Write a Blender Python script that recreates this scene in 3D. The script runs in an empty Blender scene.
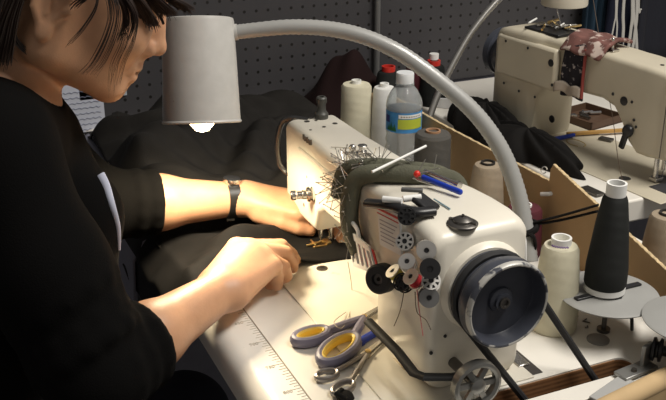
import bpy, bmesh, math, random
import numpy as np
from mathutils import Vector, Matrix
random.seed(7); np.random.seed(7)
S = bpy.context.scene
COL = S.collection
PI = math.pi
V = Vector

# ------------------------------------------------------------------ camera
FPX = 963.0; PITCH = math.radians(22.7); YAW = math.radians(24.2)
CAM = V((1.145, -0.497, 0.6))
hx, hy = -math.cos(YAW), math.sin(YAW)
cF = V((math.cos(PITCH)*hx, math.cos(PITCH)*hy, -math.sin(PITCH)))
cR = V((math.sin(YAW), math.cos(YAW), 0))
cU = V((math.sin(PITCH)*hx, math.sin(PITCH)*hy, math.cos(PITCH)))
cd = bpy.data.cameras.new('camera'); cam = bpy.data.objects.new('camera', cd); COL.objects.link(cam)
cd.sensor_width = 36; cd.lens = FPX/666*36; cd.clip_start = 0.02
M = Matrix.Identity(4)
for i in range(3):
    M[i][0] = cR[i]; M[i][1] = cU[i]; M[i][2] = -cF[i]; M[i][3] = CAM[i]
cam.matrix_world = M
S.camera = cam
def ray(u, v): return cF + cR*((u-333)/FPX) - cU*((v-200)/FPX)
def atz(u, v, z=0.0): r = ray(u, v); return CAM + r*((z-CAM.z)/r.z)
def atx(u, v, x): r = ray(u, v); return CAM + r*((x-CAM.x)/r.x)
def aty(u, v, y): r = ray(u, v); return CAM + r*((y-CAM.y)/r.y)
def atd(u, v, d): return CAM + ray(u, v)*d

# ------------------------------------------------------------------ light
S.view_settings.view_transform = 'Standard'; S.view_settings.look = 'None'
S.view_settings.gamma = 1; S.view_settings.exposure = 0.0
S.view_settings.use_curve_mapping = False
w = bpy.data.worlds.new('world'); S.world = w; w.use_nodes = True
w.node_tree.nodes['Background'].inputs[0].default_value = (1.0, .93, .84, 1)
w.node_tree.nodes['Background'].inputs[1].default_value = 0.17
def area(name, loc, target, size, power, col):
    l = bpy.data.lights.new(name, 'AREA'); l.shape = 'RECTANGLE'; l.size = size[0]; l.size_y = size[1]
    l.energy = power; l.color = col
    o = bpy.data.objects.new(name, l); COL.objects.link(o); o.location = loc
    o.rotation_euler = (V(target)-V(loc)).to_track_quat('-Z', 'Y').to_euler()
    return o
area('ceiling_lamp', (0.75, 0.75, 1.75), (0.2, 0.2, 0), (1.2, 0.35), 42, (1.0, .95, .87))

# ------------------------------------------------------------------ materials
MATS = {}
def mat(name, col, rough=.5, metal=0., bump=None, bscale=200., var=0., vscale=30., spec=.5, trans=0., ior=1.45, emit=None, coat=0., wear=None):
    if name in MATS: return MATS[name]
    m = bpy.data.materials.new(name); m.use_nodes = True
    nt = m.node_tree; b = nt.nodes['Principled BSDF']
    c = (*col, 1)
    b.inputs['Base Color'].default_value = c
    b.inputs['Roughness'].default_value = rough; b.inputs['Metallic'].default_value = metal
    b.inputs['Specular IOR Level'].default_value = spec
    b.inputs['IOR'].default_value = ior
    b.inputs['Transmission Weight'].default_value = trans
    b.inputs['Coat Weight'].default_value = coat
    tc = nt.nodes.new('ShaderNodeTexCoord')
    if emit:
        b.inputs['Emission Color'].default_value = (*emit[0], 1); b.inputs['Emission Strength'].default_value = emit[1]
    if var:
        n = nt.nodes.new('ShaderNodeTexNoise'); n.inputs['Scale'].default_value = vscale; n.inputs['Detail'].default_value = 5
        nt.links.new(tc.outputs['Object'], n.inputs['Vector'])
        r = nt.nodes.new('ShaderNodeMapRange'); r.inputs[1].default_value = .3; r.inputs[2].default_value = .7
        r.inputs[3].default_value = 1-var; r.inputs[4].default_value = 1+var
        nt.links.new(n.outputs[0], r.inputs[0])
        mx = nt.nodes.new('ShaderNodeMix'); mx.data_type = 'RGBA'; mx.blend_type = 'MULTIPLY'; mx.inputs[0].default_value = 1
        mx.inputs[6].default_value = c; nt.links.new(r.outputs[0], mx.inputs[7])
        out = mx.outputs[2]
        if wear:
            n2 = nt.nodes.new('ShaderNodeTexNoise'); n2.inputs['Scale'].default_value = wear[1]; n2.inputs['Detail'].default_value = 8
            nt.links.new(tc.outputs['Object'], n2.inputs['Vector'])
            r2 = nt.nodes.new('ShaderNodeMapRange'); r2.inputs[1].default_value = wear[2]; r2.inputs[2].default_value = wear[2]+.06
            nt.links.new(n2.outputs[0], r2.inputs[0])
            m2 = nt.nodes.new('ShaderNodeMix'); m2.data_type = 'RGBA'; nt.links.new(r2.outputs[0], m2.inputs[0])
            nt.links.new(out, m2.inputs[6]); m2.inputs[7].default_value = (*wear[0], 1); out = m2.outputs[2]
        nt.links.new(out, b.inputs['Base Color'])
    if bump:
        n = nt.nodes.new('ShaderNodeTexNoise'); n.inputs['Scale'].default_value = bscale; n.inputs['Detail'].default_value = 4
        nt.links.new(tc.outputs['Object'], n.inputs['Vector'])
        bp = nt.nodes.new('ShaderNodeBump'); bp.inputs['Strength'].default_value = bump; bp.inputs['Distance'].default_value = .002
        nt.links.new(n.outputs[0], bp.inputs['Height']); nt.links.new(bp.outputs[0], b.inputs['Normal'])
    MATS[name] = m
    return m
def thread_mat(name, col):
    """wound thread: fine horizontal winding lines as relief plus crossing lay bands"""
    if name in MATS: return MATS[name]
    m = mat(name, col, .75, var=.10, vscale=25)
    nt = m.node_tree; b = nt.nodes['Principled BSDF']
    tc = [n for n in nt.nodes if n.type == 'TEX_COORD'][0]
    w1 = nt.nodes.new('ShaderNodeTexWave'); w1.bands_direction = 'Z'; w1.inputs['Scale'].default_value = 320; w1.inputs['Distortion'].default_value = 1.5
    mp = nt.nodes.new('ShaderNodeMapping'); mp.inputs['Rotation'].default_value = (.25, .2, 0)
    nt.links.new(tc.outputs['Object'], mp.inputs['Vector']); nt.links.new(mp.outputs[0], w1.inputs['Vector'])
    w2 = nt.nodes.new('ShaderNodeTexWave'); w2.bands_direction = 'Z'; w2.inputs['Scale'].default_value = 22; w2.inputs['Distortion'].default_value = 3
    nt.links.new(mp.outputs[0], w2.inputs['Vector'])
    ad = nt.nodes.new('ShaderNodeMath'); ad.operation = 'MULTIPLY_ADD'; ad.inputs[1].default_value = 1.6
    nt.links.new(w2.outputs['Fac'], ad.inputs[0]); nt.links.new(w1.outputs['Fac'], ad.inputs[2])
    bp = nt.nodes.new('ShaderNodeBump'); bp.inputs['Strength'].default_value = .5; bp.inputs['Distance'].default_value = .0010
    nt.links.new(ad.outputs[0], bp.inputs['Height']); nt.links.new(bp.outputs[0], b.inputs['Normal'])
    return m

cream = mat('cream_enamel', (.74, .70, .61), .32, var=.05, vscale=12, wear=((.50, .44, .34), 18, .70))
cream2 = mat('cream_enamel_old', (.56, .51, .40), .38, var=.06, vscale=10)
steel = mat('steel', (.62, .60, .57), .25, 1.)
darksteel = mat('dark_steel', (.16, .15, .14), .35, .9)
brass = mat('brass', (.75, .55, .25), .3, 1.)
blackp = mat('black_plastic', (.016, .016, .018), .35)
rubber = mat('black_rubber', (.022, .022, .024), .6)
navy = mat('wheel_enamel', (.055, .060, .078), .30, var=.15, vscale=40)
chip = mat('bare_metal_wear', (.075, .08, .10), .40, .2, var=.2, vscale=120, wear=((.50, .49, .46), 60, .43))
greyp = mat('lamp_grey', (.47, .46, .44), .38, var=.05, vscale=60, wear=((.28, .24, .2), 90, .72))
greyrib = mat('conduit_grey', (.33, .33, .32), .36, coat=.3)
white = mat('white_plastic', (.82, .82, .80), .4)
laminate = mat('white_laminate', (.77, .74, .68), .38, var=.05, vscale=9, wear=((.55, .48, .38), 60, .715))
cardb = mat('cardboard', (.40, .26, .13), .85, var=.10, vscale=14, bump=.15, bscale=150)
cardedge = mat('cardboard_cut_edge', (.55, .42, .24), .9, var=.35, vscale=220, bump=.8, bscale=220)
blackfab = mat('black_cloth', (.0075, .0068, .0065), .85, spec=.2, bump=.35, bscale=700, var=.15)
greyfab = mat('charcoal_cloth', (.016, .0145, .013), .88, spec=.2, bump=.35, bscale=600, var=.2)
topfab = mat('black_knit', (.0026, .0024, .0024), .95, bump=.3, bscale=600, spec=.12)
jeans = mat('navy_denim', (.010, .010, .020), .9, bump=.3, bscale=800)
skin = mat('skin', (.53, .29, .17), .45, var=.06, vscale=60, bump=.10, bscale=500)
skin.node_tree.nodes['Principled BSDF'].inputs['Subsurface Weight'].default_value = .12
skin.node_tree.nodes['Principled BSDF'].inputs['Subsurface Radius'].default_value = (.012, .005, .003)
hairm = mat('dark_brown_hair', (.022, .012, .009), .42)
paper = mat('paper', (.75, .74, .72), .8, var=.06)

# ------------------------------------------------------------------ mesh builder
def rotmat(axis):
    """matrix whose local z runs along axis"""
    return V(axis).normalized().to_track_quat('Z', 'Y').to_matrix().to_4x4()
class MB:
    def __init__(s): s.v = []; s.f = []
    def add(s, vs, fs, m=None):
        o = len(s.v)
        for p in vs:
            p = V(p)
            s.v.append(m @ p if m else p)
        s.f += [[i+o for i in f] for f in fs]
        return s
    def box(s, a, b, m=None):
        (x0, y0, z0), (x1, y1, z1) = a, b
        vs = [(x, y, z) for z in (z0, z1) for y in (y0, y1) for x in (x0, x1)]
        return s.add(vs, [(0, 2, 3, 1), (4, 5, 7, 6), (0, 1, 5, 4), (2, 6, 7, 3), (0, 4, 6, 2), (1, 3, 7, 5)], m)
    def lathe(s, prof, n=32, m=None):
        vs = []; fs = []
        k = len(prof)
        for i in range(n):
            a = 2*PI*i/n
            for r, z in prof: vs.append((r*math.cos(a), r*math.sin(a), z))
        for i in range(n):
            j = (i+1) % n
            for q in range(k-1): fs.append((i*k+q, j*k+q, j*k+q+1, i*k+q+1))
        closed = prof[0] == prof[-1]
        if prof[0][0] > 1e-6 and not closed: fs.append([i*k for i in range(n)][::-1])
        if prof[-1][0] > 1e-6 and not closed: fs.append([i*k+k-1 for i in range(n)])
        return s.add(vs, fs, m)
    def cyl(s, a, b, r0, r1=None, n=20):
        a = V(a); b = V(b); L = (b-a).length
        return s.lathe([(r0, 0), (r0 if r1 is None else r1, L)], n, Matrix.Translation(a) @ rotmat(b-a))
    def prism(s, poly, h, m=None):
        n = len(poly)
        vs = [(x, y, 0) for x, y in poly]+[(x, y, h) for x, y in poly]
        fs = [list(range(n))[::-1], list(range(n, 2*n))]+[(i, (i+1) % n, n+(i+1) % n, n+i) for i in range(n)]
        return s.add(vs, fs, m)
    def tube(s, pts, r, n=10, flat=None, up=None, cap=True, closed=False):
        pts = [V(p) for p in pts]; k = len(pts)
        rr = r if isinstance(r, (list, tuple)) else [r]*k
        T = []
        for i in range(k):
            if closed: t = pts[(i+1) % k]-pts[i-1]
            else: t = pts[min(i+1, k-1)]-pts[max(i-1, 0)]
            T.append(t.normalized())
        nrm = V(up) if up else (V((0, 0, 1)) if abs(T[0].z) < .9 else V((1, 0, 0)))
        vs = []; fs = []
        for i in range(k):
            nrm = (nrm-T[i]*nrm.dot(T[i]))
            nrm = nrm.normalized() if nrm.length > 1e-6 else T[i].orthogonal().normalized()
            bi = T[i].cross(nrm)
            for j in range(n):
                a = 2*PI*j/n
                vs.append(pts[i]+(nrm*math.cos(a)*(flat or 1)+bi*math.sin(a))*rr[i])
        for i in range(k if closed else k-1):
            q = (i+1) % k
            for j in range(n):
                l = (j+1) % n
                fs.append((i*n+j, i*n+l, q*n+l, q*n+j))
        if cap and not closed: fs += [list(range(n))[::-1], [(k-1)*n+j for j in range(n)]]
        return s.add(vs, fs)
    def loft(s, secs, cap=True):
        """secs: lists of equally many points; closed rings"""
        n = len(secs[0]); vs = [p for q in secs for p in q]; fs = []
        for i in range(len(secs)-1):
            for j in range(n):
                l = (j+1) % n
                fs.append((i*n+j, i*n+l, (i+1)*n+l, (i+1)*n+j))
        if cap: fs += [list(range(n))[::-1], [(len(secs)-1)*n+j for j in range(n)]]
        return s.add(vs, fs)
    def ball(s, c, r, n=14, m=None):
        r = r if isinstance(r, (list, tuple)) else (r, r, r)
        k = n//2
        prof = [(math.sin(PI*i/k), -math.cos(PI*i/k)) for i in range(k+1)]
        prof[0] = (0, -1); prof[-1] = (0, 1)
        mm = Matrix.Translation(V(c)) @ (m or Matrix.Identity(4)) @ Matrix.Diagonal((*r, 1))
        return s.lathe(prof, n, mm)
    def grid(s, fn, nu, nv, thick=0):
        vs = [fn(i/nu, j/nv) for i in range(nu+1) for j in range(nv+1)]
        q = nv+1
        fs = [(i*q+j, (i+1)*q+j, (i+1)*q+j+1, i*q+j+1) for i in range(nu) for j in range(nv)]
        return s.add(vs, fs)
    def build(s, name, m, parent=None, bevel=0, seg=2, ang=35, solid=0, subd=0):
        me = bpy.data.meshes.new(name); me.from_pydata([tuple(p) for p in s.v], [], s.f)
        bm = bmesh.new(); bm.from_mesh(me)
        bmesh.ops.remove_doubles(bm, verts=bm.verts, dist=1e-6)
        bmesh.ops.recalc_face_normals(bm, faces=bm.faces)
        bm.to_mesh(me); bm.free()
        me.materials.append(m)
        me.shade_smooth(); me.set_sharp_from_angle(angle=math.radians(ang))
        o = bpy.data.objects.new(name, me); COL.objects.link(o)
        if parent: o.parent = parent
        if solid:
            md = o.modifiers.new('thickness', 'SOLIDIFY'); md.thickness = solid; md.offset = 0
        if bevel:
            md = o.modifiers.new('bevel', 'BEVEL'); md.width = bevel; md.segments = seg; md.limit_method = 'ANGLE'; md.angle_limit = math.radians(38)
        if subd:
            md = o.modifiers.new('smooth', 'SUBSURF'); md.levels = subd; md.render_levels = subd
        return o
def tag(o, label, cat, group=None):
    o['label'] = label; o['category'] = cat
    if group: o['group'] = group
    return o
def thing(name, label, cat, loc=(0, 0, 0), group=None, rot=(0, 0, 0)):
    o = bpy.data.objects.new(name, None); COL.objects.link(o); o.empty_display_size = .02
    o.location = loc; o.rotation_euler = rot
    return tag(o, label, cat, group)
def local(parent, *objs):
    """meshes written in world coordinates become children of an empty that has a place"""
    mi = (Matrix.Translation(parent.location) @ parent.rotation_euler.to_matrix().to_4x4()).inverted()
    for o in objs: o.parent = parent; o.matrix_parent_inverse = mi
def struct(o): o['kind'] = 'structure'; return o
def smooth_path(pts, per=8, closed=False):
    pts = [V(p) for p in pts]; out = []; n = len(pts)
    for i in range(n if closed else n-1):
        if closed: a, b, c, d = pts[i-1], pts[i], pts[(i+1) % n], pts[(i+2) % n]
        else: a, b, c, d = pts[max(i-1, 0)], pts[i], pts[i+1], pts[min(i+2, n-1)]
        for k in range(per):
            t = k/per
            out.append(.5*((2*b)+(c-a)*t+(2*a-5*b+4*c-d)*t*t+(3*b-a-3*c+d)*t**3))
    if not closed: out.append(pts[-1])
    return out
def rrect(x, y0, y1, z0, z1, r, k=5):
    """rounded rectangle ring in a plane of constant x"""
    pts = []
    for cy, cz, a0 in ((y1-r, z1-r, 0), (y0+r, z1-r, 90), (y0+r, z0+r, 180), (y1-r, z0+r, 270)):
        for i in range(k+1):
            a = math.radians(a0+90*i/k); pts.append(V((x, cy+r*math.cos(a), cz+r*math.sin(a))))
    return pts
def text_mesh(name, s, size, m, mw, parent=None, ext=.0002):
    c = bpy.data.curves.new(name, 'FONT'); c.body = s; c.size = size; c.extrude = ext; c.align_x = 'CENTER'; c.align_y = 'CENTER'
    t = bpy.data.objects.new(name, c); COL.objects.link(t)
    me = bpy.data.meshes.new_from_object(t); bpy.data.objects.remove(t); bpy.data.curves.remove(c)
    me.name = name; me.transform(mw); me.materials.clear(); me.materials.append(m)
    o = bpy.data.objects.new(name, me); COL.objects.link(o)
    if parent: o.parent = parent
    return o

# ------------------------------------------------------------------ setting
struct(MB().box((-1.5, -1.8, -.80), (2.0, 2.2, -.75)).build('floor', mat('floor_grey', (.10, .10, .11), .7, var=.15)))
lowwall = mat('wall_paint_slate', (.26, .26, .31), .8, var=.08)
struct(MB().box((-.76, -1.8, -.75), (-.70, 2.2, 1.5)).build('wall_back', lowwall))
pegm = mat('pegboard_paint', (.046, .044, .048), .55, var=.08, vscale=6)
nt = pegm.node_tree; b = nt.nodes['Principled BSDF']
g = nt.nodes.new('ShaderNodeNewGeometry'); sp = nt.nodes.new('ShaderNodeSeparateXYZ'); nt.links.new(g.outputs['Position'], sp.inputs[0])
def mth(op, a, b_=None, c=None):
    n = nt.nodes.new('ShaderNodeMath'); n.operation = op
    for i, q in enumerate((a, b_, c)):
        if q is None: continue
        if isinstance(q, (int, float)): n.inputs[i].default_value = q
        else: nt.links.new(q, n.inputs[i])
    return n.outputs[0]
PEG = .0254
yy = mth('SUBTRACT', mth('FRACT', mth('MULTIPLY', mth('ADD', sp.outputs[1], 3.004), 1/PEG)), .5)
zz = mth('SUBTRACT', mth('FRACT', mth('MULTIPLY', mth('ADD', sp.outputs[2], 3.012), 1/PEG)), .5)
dist = mth('SQRT', mth('ADD', mth('MULTIPLY', yy, yy), mth('MULTIPLY', zz, zz)))
hole = mth('LESS_THAN', dist, .125)
mx = nt.nodes.new('ShaderNodeMix'); mx.data_type = 'RGBA'
nt.links.new(hole, mx.inputs[0]); nt.links.new(b.inputs['Base Color'].links[0].from_socket, mx.inputs[6]); mx.inputs[7].default_value = (.006, .005, .004, 1)
nt.links.new(mx.outputs[2], b.inputs['Base Color'])
struct(MB().box((-.70, -1.6, .005), (-.692, 1.1, 1.3)).build('wall_pegboard', pegm))
pp = atx(377, 40, -.68)
tag(MB().tube([(pp.x, pp.y, .03), (pp.x, pp.y, 1.2)], .0065, 12).build('conduit_pipe', mat('pipe_grey', (.2, .2, .2), .4, .6)), 'thin grey vertical pipe running up the pegboard', 'pipe')

# work table of the main machine
FRONT = -.215
TX0, TX1, TY1 = -.688, .458, .44
tbl = thing('sewing_table', 'white laminate sewing table with rounded front edge under the main machine', 'table', (0, 0, -.75))
sec = []
for x in (TX0, TX1):
    ring = [V((x, TY1, 0)), V((x, -.19, 0))]
    for i in range(1, 9):
        a = PI/2*i/8; ring.append(V((x, -.19-.025*math.sin(a), -.025+.025*math.cos(a))))
    ring += [V((x, FRONT, -.04)), V((x, -.20, -.045)), V((x, TY1, -.045))]
    sec.append(ring)
# the belt slot is a real opening: the top is made of strips around it
SX0, SX1, SY0, SY1 = .404, .432, .005, .207
top = MB()
def strip(x0, x1): top.loft([[V((x0, p.y, p.z)) for p in sec[0]], [V((x1, p.y, p.z)) for p in sec[0]]])
strip(TX0, SX0); strip(SX1, TX1)
ringf = [V((0, SY0, 0))]+[p for p in sec[0][1:-1]]+[V((0, SY0, -.045))]
top.loft([[V((x, p.y, p.z)) for p in ringf] for x in (SX0, SX1)])
top.box((SX0, SY1, -.045), (SX1, TY1, 0))
# round end of the slot
cxs = (SX0+SX1)/2; rs = (SX1-SX0)/2
for sgn in (-1, 1):
    poly = [(cxs+sgn*rs, SY1-rs), (cxs+sgn*rs, SY1)]+[(cxs+sgn*rs*math.sin(a), SY1-rs+rs*math.cos(a)) for a in [PI/2*i/8 for i in range(0, 8)]]
    top.prism(poly[:1]+poly[1:], .045, Matrix.Translation((0, 0, -.045)))
tt = top.build('table_top', laminate); local(tbl, tt)
plym = mat('plywood_core', (.17, .075, .03), .7, var=.3, vscale=90)
nt = plym.node_tree; wv = nt.nodes.new('ShaderNodeTexWave'); wv.bands_direction = 'Z'; wv.inputs['Scale'].default_value = 55; wv.inputs['Distortion'].default_value = .6
tcn = [n for n in nt.nodes if n.type == 'TEX_COORD'][0]; nt.links.new(tcn.outputs['Object'], wv.inputs['Vector'])
bs_ = nt.nodes['Principled BSDF']; mxp = nt.nodes.new('ShaderNodeMix'); mxp.data_type = 'RGBA'; nt.links.new(wv.outputs['Fac'], mxp.inputs[0])
nt.links.new(bs_.inputs['Base Color'].links[0].from_socket, mxp.inputs[6]); mxp.inputs[7].default_value = (.30, .15, .065, 1); nt.links.new(mxp.outputs[2], bs_.inputs['Base Color'])
core = MB()
th = .0012
core.box((SX0, SY0, -.044), (SX0+th, SY1-rs, -.002)).box((SX1-th, SY0, -.044), (SX1, SY1-rs, -.002)).box((SX0, SY0, -.044), (SX1, SY0+th, -.002))
rl_ = rs-.0008; arc = [(cxs+rl_*math.cos(PI*i/16), SY1-rs+rl_*math.sin(PI*i/16)) for i in range(17)]
core.add([(x, y, z) for x, y in arc for z in (-.044, -.002)], [(2*i, 2*i+2, 2*i+3, 2*i+1) for i in range(16)])
local(tbl, core.build('slot_lining', plym))
for x in (TX0+.06, TX1-.08):
    for y in (-.12, TY1-.08):
        local(tbl, MB().box((x-.02, y-.02, -.75), (x+.02, y+.02, -.045)).build('leg', darksteel, bevel=.002))
inkm = mat('ruler_ink', (.26, .22, .17), .7); faint = mat('faint_ink', (.50, .45, .37), .7)
rl = MB()
RY = -.160
local(tbl, MB().box((-.05, RY-.0007, 0), (.345, RY+.0007, .0004)).build('ruler_line', inkm))
for i in range(0, 47):
    x = .093+.2180*(i*5-5)/200
    L = .014 if i % 10 == 1 else (.009 if i % 2 == 1 else .006)
    if -.02 < x < .34: rl.box((x-.0003, RY-L-.001, 0), (x+.0003, RY, .0004))
local(tbl, rl.build('ruler_scale', faint))
for k, s_ in enumerate(('600', '650', '700', '750', '800')):
    x = .093+.0545*k
    local(tbl, text_mesh('ruler_number', s_, .0075, faint, Matrix.Translation((x+.002, RY-.017, .0003)) @ Matrix.Rotation(PI/2, 4, 'Z')))
plug = atz(598, 340, 0)
local(tbl, MB().lathe([(0, 0), (.0135, 0), (.0135, .0015), (.011, .0025), (0, .003)], 24, Matrix.Translation(plug)).build('grommet_cover', mat('grey_cap', (.22, .21, .20), .45)))
# hinge recess beside the machine base: thin dark slab, shade in its colour
hr = MB().box((.335, .075, .0), (.395, .10, .0012)).build('hinge_recess_shade', mat('recess_shadow', (.05, .043, .038), .7), bevel=.0005)
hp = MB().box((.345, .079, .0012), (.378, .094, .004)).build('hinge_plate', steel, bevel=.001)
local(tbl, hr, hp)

# second table
t2 = thing('sewing_table', 'white laminate table carrying the second sewing machine by the pegboard', 'table', (-.3, .9, -.75))
o = MB().box((-.688, .47, -.04), (.036, 1.35, 0)).build('table_top', laminate, bevel=.004); local(t2, o)
for x in (-.62, -.03):
    for y in (.55, 1.28):
        local(t2, MB().box((x-.02, y-.02, -.75), (x+.02, y+.02, -.04)).build('leg', darksteel, bevel=.002))

# ------------------------------------------------------------------ main sewing machine
WC = V((.421, .022, .120))
mach = thing('sewing_machine', 'cream industrial sewing machine with large dark handwheel, covered in pins and bobbins', 'sewing machine', (.15, 0, 0))
mp = []
def mpart(o): mp.append(o); return o
mpart(MB().box((-.10, -.0915, .0001), (.40, .085, .0022)).build('bed', cream, bevel=.0008))
SECS = [  # x, y0, y1, z0, z1, r
    (-.088, -.014, .056, .046, .166, .010), (-.085, -.018, .060, .042, .171, .012), (-.08, -.019, .061, .040, .173, .012),
    (.016, -.020, .062, .040, .173, .012), (.022, -.020, .062, .044, .173, .012), (.032, -.021, .063, .070, .173, .012),
    (.05, -.021, .064, .082, .173, .012), (.16, -.023, .068, .084, .174, .013), (.20, -.025, .070, .078, .176, .014),
    (.225, -.028, .072, .065, .179, .014), (.243, -.033, .074, .035, .183, .015), (.252, -.037, .076, .0022, .186, .015),
    (.275, -.040, .078, .0022, .188, .016), (.31, -.041, .079, .0022, .190, .016), (.345, -.041, .079, .0022, .190, .015),
    (.364, -.041, .079, .0022, .188, .016), (.372, -.040, .078, .0022, .185, .016), (.376, -.037, .075, .0022, .181, .016), (.378, -.034, .072, .003, .177, .015)]
mpart(MB().loft([rrect(*s_) for s_ in SECS]).build('arm_casting', cream, ang=50))
mpart(MB().box((-.03, -.0245, .145), (.24, -.0195, .151)).build('arm_ridge', cream, bevel=.002))
mpart(MB().lathe([(.052, 0), (.051, .006), (.047, .012)], 40, Matrix.Translation((.374, WC.y, WC.z)) @ rotmat((1, 0, 0))).build('wheel_collar', cream))
# handwheel
hw = MB()
wm = Matrix.Translation((.384, WC.y, WC.z)) @ rotmat((1, 0, 0))
hw.lathe([(.030, 0), (.0435, 0), (.0445, .004), (.0445, .009), (.0410, .011), (.0410, .017), (.0445, .019), (.0445, .022), (.0470, .024),
          (.0485, .027), (.0485, .042), (.0470, .0455), (.0450, .0455), (.0440, .043), (.0425, .030), (.041, .0275), (.016, .0275), (.0145, .0275), (.0135, .031), (.0095, .0325), (.0095, .036), (0, .036)], 64, wm)
wheel = mpart(hw.build('handwheel', navy, ang=30))
hwc = MB()
hwc.lathe([(.0449, .04575), (.0462, .0462), (.0474, .0458), (.0488, .0435), (.04885, .040), (.0483, .041), (.0470, .0449), (.0449, .0449), (.0449, .04575)], 64, wm)
rimo = hwc.build('worn_rim', chip); rimo.parent = wheel
bo = MB().lathe([(.0062, .036), (.0062, .0385), (.0040, .0385), (.0035, .0362), (0, .0362)], 20, wm).build('hub_bolt', darksteel); bo.parent = wheel
# belt (own object below). Bobbin winder wheel
bwc = atx(476, 384, .425)
bwm = Matrix.Translation(bwc) @ rotmat((1, -.05, 0))
bw = MB()
Rw = .0275
ringn = 40
bw.lathe([(Rw-.006, -.004), (Rw, -.005), (Rw, .005), (Rw-.003, .006), (Rw-.006, .004), (Rw-.006, -.004)], ringn, bwm)
bw.lathe([(0, -.003), (.0085, -.003), (.0085, .006), (.004, .008), (0, .008)], 20, bwm)
for k in range(6):
    a = 2*PI*k/6
    bw.box((.007, -.0032, -.002), (Rw-.004, .0032, .002), bwm @ Matrix.Rotation(a, 4, 'Z'))
mpart(bw.build('winder_wheel', mat('grey_iron', (.26, .26, .25), .35, .8), ang=30))
mpart(MB().cyl(bwc-V((.05, 0, 0)), bwc, .006).build('winder_shaft', darksteel))
lv = [aty(368, 321, -.058), aty(398, 352, -.060), aty(414, 373, -.061), atx(424, 377, .405), atx(452, 377, .41), atx(464, 375, .412)]
mpart(MB().tube(lv, .0058, 8, flat=.55, up=(0, -.3, 1)).build('winder_lever', mat('lever_black', (.012, .012, .013), .6, spec=.3), ang=50))
pl = MB().box((-.0135, -.0006, -.0085), (.0135, .0006, .0085), Matrix.Translation(aty(399, 370, -.0415)) @ Matrix.Rotation(.0, 4, 'Y')).build('name_plate', mat('plate_tan', (.50, .42, .28), .4, .3), bevel=.0004)
mpart(pl)
plc = aty(399, 370, -.0425)
ptx = MB()
for k in range(6): ptx.box((plc.x-.010+k*.0034, -.0426, plc.z-.0012), (plc.x-.010+k*.0034+.0024, -.0419, plc.z+.0012))
ptx = ptx.build('plate_print', darksteel); ptx.parent = pl
# head details
guard = smooth_path([(-.075, .012, .171), (-.090, -.008, .173), (-.098, -.020, .164), (-.101, -.026, .135), (-.098, -.025, .105), (-.089, -.018, .092), (-.078, -.014, .090)], 6)
gt = MB().tube(guard, .0042, 10).build('take_up_guard', mat('guard_chrome', (.12, .12, .12), .25, .9)); mpart(gt)
mpart(MB().box((-.0905, -.008, .06), (-.087, .05, .160)).build('face_plate', cream, bevel=.001))
nz = atz(321.5, 118, .173)
mpart(MB().lathe([(0, 0), (.0098, 0), (.0100, .008), (.0085, .010), (.0065, .013), (.0062, .022), (.0078, .025), (.0078, .031), (.006, .033), (.0035, .033), (.0035, .028), (0, .028)], 24, Matrix.Translation(nz-V((0, 0, .001)))).build('presser_regulator', mat('dark_grey_plastic', (.055, .055, .05), .45)))
for (u, v, r) in ((335, 123.5, .0036), (324, 127, .0026), (311, 118, .0036), (307, 121.5, .0040), (316, 120.5, .0022), (310.5, 130, .0018)):
    mpart(MB().lathe([(0, 0), (r, 0), (r, .0006), (0, .0006)], 16, Matrix.Translation(atz(u, v, .1732))).build('oil_hole', darksteel))
tk = aty(296, 197, -.045)
tm = Matrix.Translation(V((tk.x, -.018, tk.z))) @ rotmat((-.25, -1, 0))
tens = mpart(MB().lathe([(0, 0), (.010, 0), (.011, .003), (.0085, .005), (.011, .007), (.010, .010), (.0065, .011), (.0065, .016), (.0055, .017), (.0055, .024), (.0070, .026), (.0070, .031), (.005, .033), (0, .033)], 24, tm).build('tension_knob', steel))
# needle bar, presser bar and foot
mpart(MB().cyl((-.004, .000, .03), (-.004, .000, .05), .0045).cyl((-.004, 0, .020), (-.004, 0, .032), .0032).cyl((-.004, 0, .003), (-.004, 0, .022), .0008, n=8).build('needle_bar', steel))
mpart(MB().cyl((-.004, .016, .010), (-.004, .016, .05), .0040).box((-.009, .010, .006), (.001, .021, .016)).build('presser_bar', steel))
mpart(MB().box((-.012, -.014, .0055), (-.008, .012, .0095)).box((.000, -.014, .0055), (.004, .012, .0095)).box((-.012, .006, .0065), (.004, .014, .012)).cyl((-.012, -.012, .013), (.006, -.012, .013), .0016, n=8).cyl((-.004, .002, .012), (-.004, -.022, .0095), .0016, n=8).build('presser_foot', brass, bevel=.0006))
pk = atz(322, 268.5, .0022)
mpart(MB().lathe([(0, 0), (.0080, 0), (.0080, .0008), (.006, .0014), (0, .0016)], 24, Matrix.Translation(pk)).build('bed_screw', darksteel))
for (u, v) in ((307, 177), (304, 205), (316, 213)):
    q = aty(u, v, -.0195)
    mpart(MB().lathe([(0, 0), (.003, 0), (.003, .0012), (0, .0014)], 14, Matrix.Translation(q+V((0, .001, 0))) @ rotmat((0, -1, 0))).build('screw', darksteel))
# logo marks on the front of the arm
lg = MB()
q0 = aty(303, 137, -.0205)
for k in range(7):
    lg.box((q0.x+k*.0042, -.0212, q0.z-.003-(k % 2)*.001), (q0.x+k*.0042+.0026, -.0190, q0.z+.004-(k % 3)*.0015))
mpart(lg.build('arm_marking', mat('mark_ink', (.10, .08, .06), .6)))
# slotted brown thread plate hanging on the front of the arm
tp = aty(346, 183, -.024)
tpl = MB()
for k in range(6): tpl.box((tp.x-.018+k*.0062, -.0262, tp.z-.013), (tp.x-.018+k*.0062+.0042, -.0244, tp.z+.010))
tpl.box((tp.x-.019, -.0256, tp.z+.008), (tp.x+.019, -.0240, tp.z+.014))
mpart(tpl.build('thread_plate', mat('brown_metal', (.16, .105, .065), .5, .5), bevel=.0005))
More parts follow.
